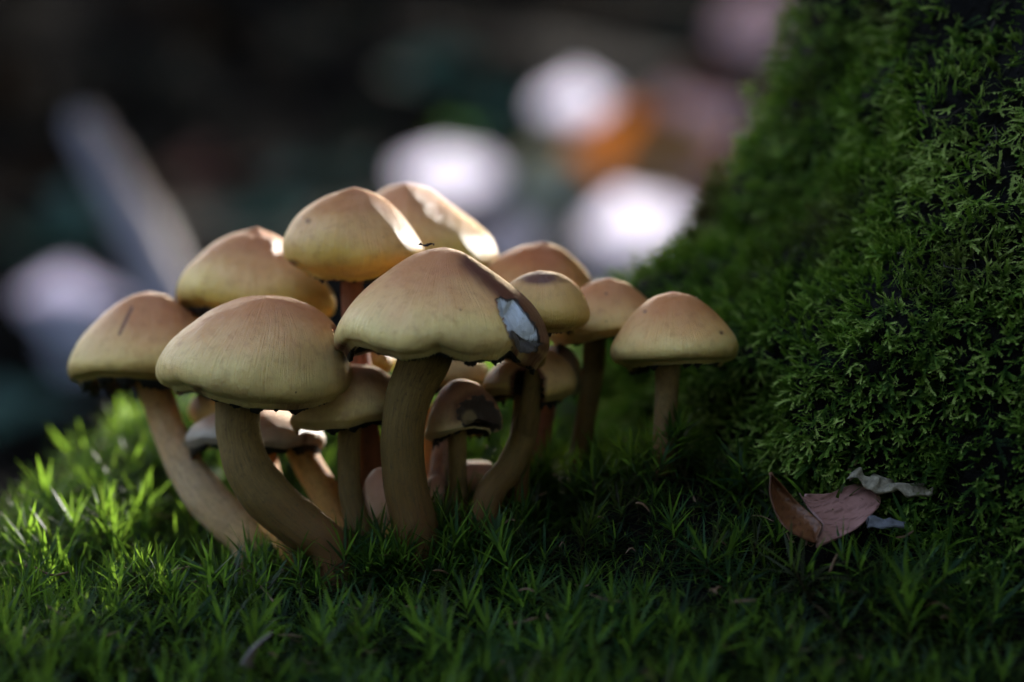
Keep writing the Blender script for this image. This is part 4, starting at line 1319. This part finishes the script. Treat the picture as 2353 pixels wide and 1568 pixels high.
def far_tree(x, y, r0, H, c, rad, n, seed, label, top=None):
    z0 = float(ground(x, y))
    t = thing('shade_tree', (x, y, z0), label, 'tree', 'unseen trees added to shade the place')
    path = [(x, y, z0 - .1), (x + .02, y, z0 + .4), (x + .05, y + .03, z0 + H * .5), tuple(top or c)]
    V, F = tube_mesh(spline(path, 24), np.linspace(r0 * 1.3, r0 * .35, 24), 14)
    mesh_obj('trunk', V, F, M['far_bark'], t)
    rr = np.random.default_rng(seed)
    for k in range(6):
        a = k * 1.05 + rr.uniform(0, .5)
        s0 = np.array(path[2]) * (1 - k * .12) + np.array(path[3]) * (k * .12)
        e = np.array(c) + np.array((math.cos(a) * rad[0] * .7, math.sin(a) * rad[1] * .7, rr.uniform(-.3, .4) * rad[2]))
        Cl = spline([s0, (s0 + e) / 2 + np.array((0, 0, .25)), e], 10)
        if any(np.min(np.linalg.norm(np.cross(spline(Cl, 40) - g, SUN), axis=1)) < gr + .12 for g, gr in GAPS):
            continue
        V, F = tube_mesh(Cl, np.linspace(r0 * .4, r0 * .08, 10), 8)
        mesh_obj('limb', V, F, M['far_bark'], t)
    crown(t, c, rad, n, seed)


crown(tree, (.6, 2.4, 3.0), (2.6, 1.7, 1.0), 12000, 1)  # unseen crown, set back so the caps keep open sky above
far_tree(-2.7, 4.4, .14, 4.0, (-1.4, 4.6, 3.4), (2.6, 2.6, 1.8), 14000, 2, 'unseen beech added beyond the bank for shade')
far_tree(5.4, 3.6, .16, 4.0, (2.9, 5.0, 2.3), (2.7, 2.3, 1.6), 20000, 3, 'unseen beech added to block sun beside the bank', top=(4.9, 4.0, 3.4))
far_tree(2.0, 10.5, .18, 5.0, (4.2, 8.2, 3.6), (3.6, 2.6, 2.2), 22000, 4, 'tall unseen beech added to block sun above the bank', top=(2.2, 10.0, 5.0))
far_tree(2.4, -.5, .15, 3.0, (1.7, -.6, 2.2), (1.5, 1.7, 1.4), 12000, 5, 'unseen beech added to block the sky beyond the mossy trunk', top=(2.0, -.5, 2.4))
for i, (x, y, h, lab) in enumerate([(-4.4, -1.0, 1.3, 'low unseen hazel added to block low sky at the open edge'), (-2.8, -3.8, 1.5, 'round unseen hazel added to block low sky at the corner'), (-.4, -4.4, 1.8, 'broad unseen hazel added to block low sky behind the camera'),
                                    (1.8, -4.0, 2.5, 'tall unseen hazel added to block low sky across the clearing'), (3.2, -2.6, 2.6, 'tallest unseen hazel added to block sky near the shading beech'),
                                    (2.6, 7.0, 1.5, 'unseen hazel added to block sun near the steep side of the bank'), (3.9, 6.6, 1.6, 'unseen hazel added to block sun under the bank-top beech'), (5.0, 6.2, 1.6, 'outermost unseen hazel added to block sun on the bank')]):
    z0 = float(ground(x, y))
    t = thing('screen_bush', (x, y, z0), lab, 'bush', 'unseen bushes added to block light')
    rr = np.random.default_rng(70 + i)
    for k in range(7):
        a = k * .9 + rr.uniform(0, .4)
        e = np.array((x + math.cos(a) * .9, y + math.sin(a) * .9, z0 + h * rr.uniform(1.0, 1.7)))
        if any(np.min(np.linalg.norm(np.cross(spline([(x, y, z0), e], 30) - g, SUN), axis=1)) < gr + .2 for g, gr in GAPS):
            continue
        V, F = tube_mesh(spline([(x + .05 * math.cos(a), y + .05 * math.sin(a), z0 - .05), (x + .3 * math.cos(a), y + .3 * math.sin(a), z0 + h * .8), e], 10), np.linspace(.03, .006, 10), 6)
        mesh_obj('stem', V, F, M['far_bark'], t)
    crown(t, (x, y, z0 + h), (1.5, 1.3, h), 5000, 80 + i, (.12, .2), low=z0 + .02)
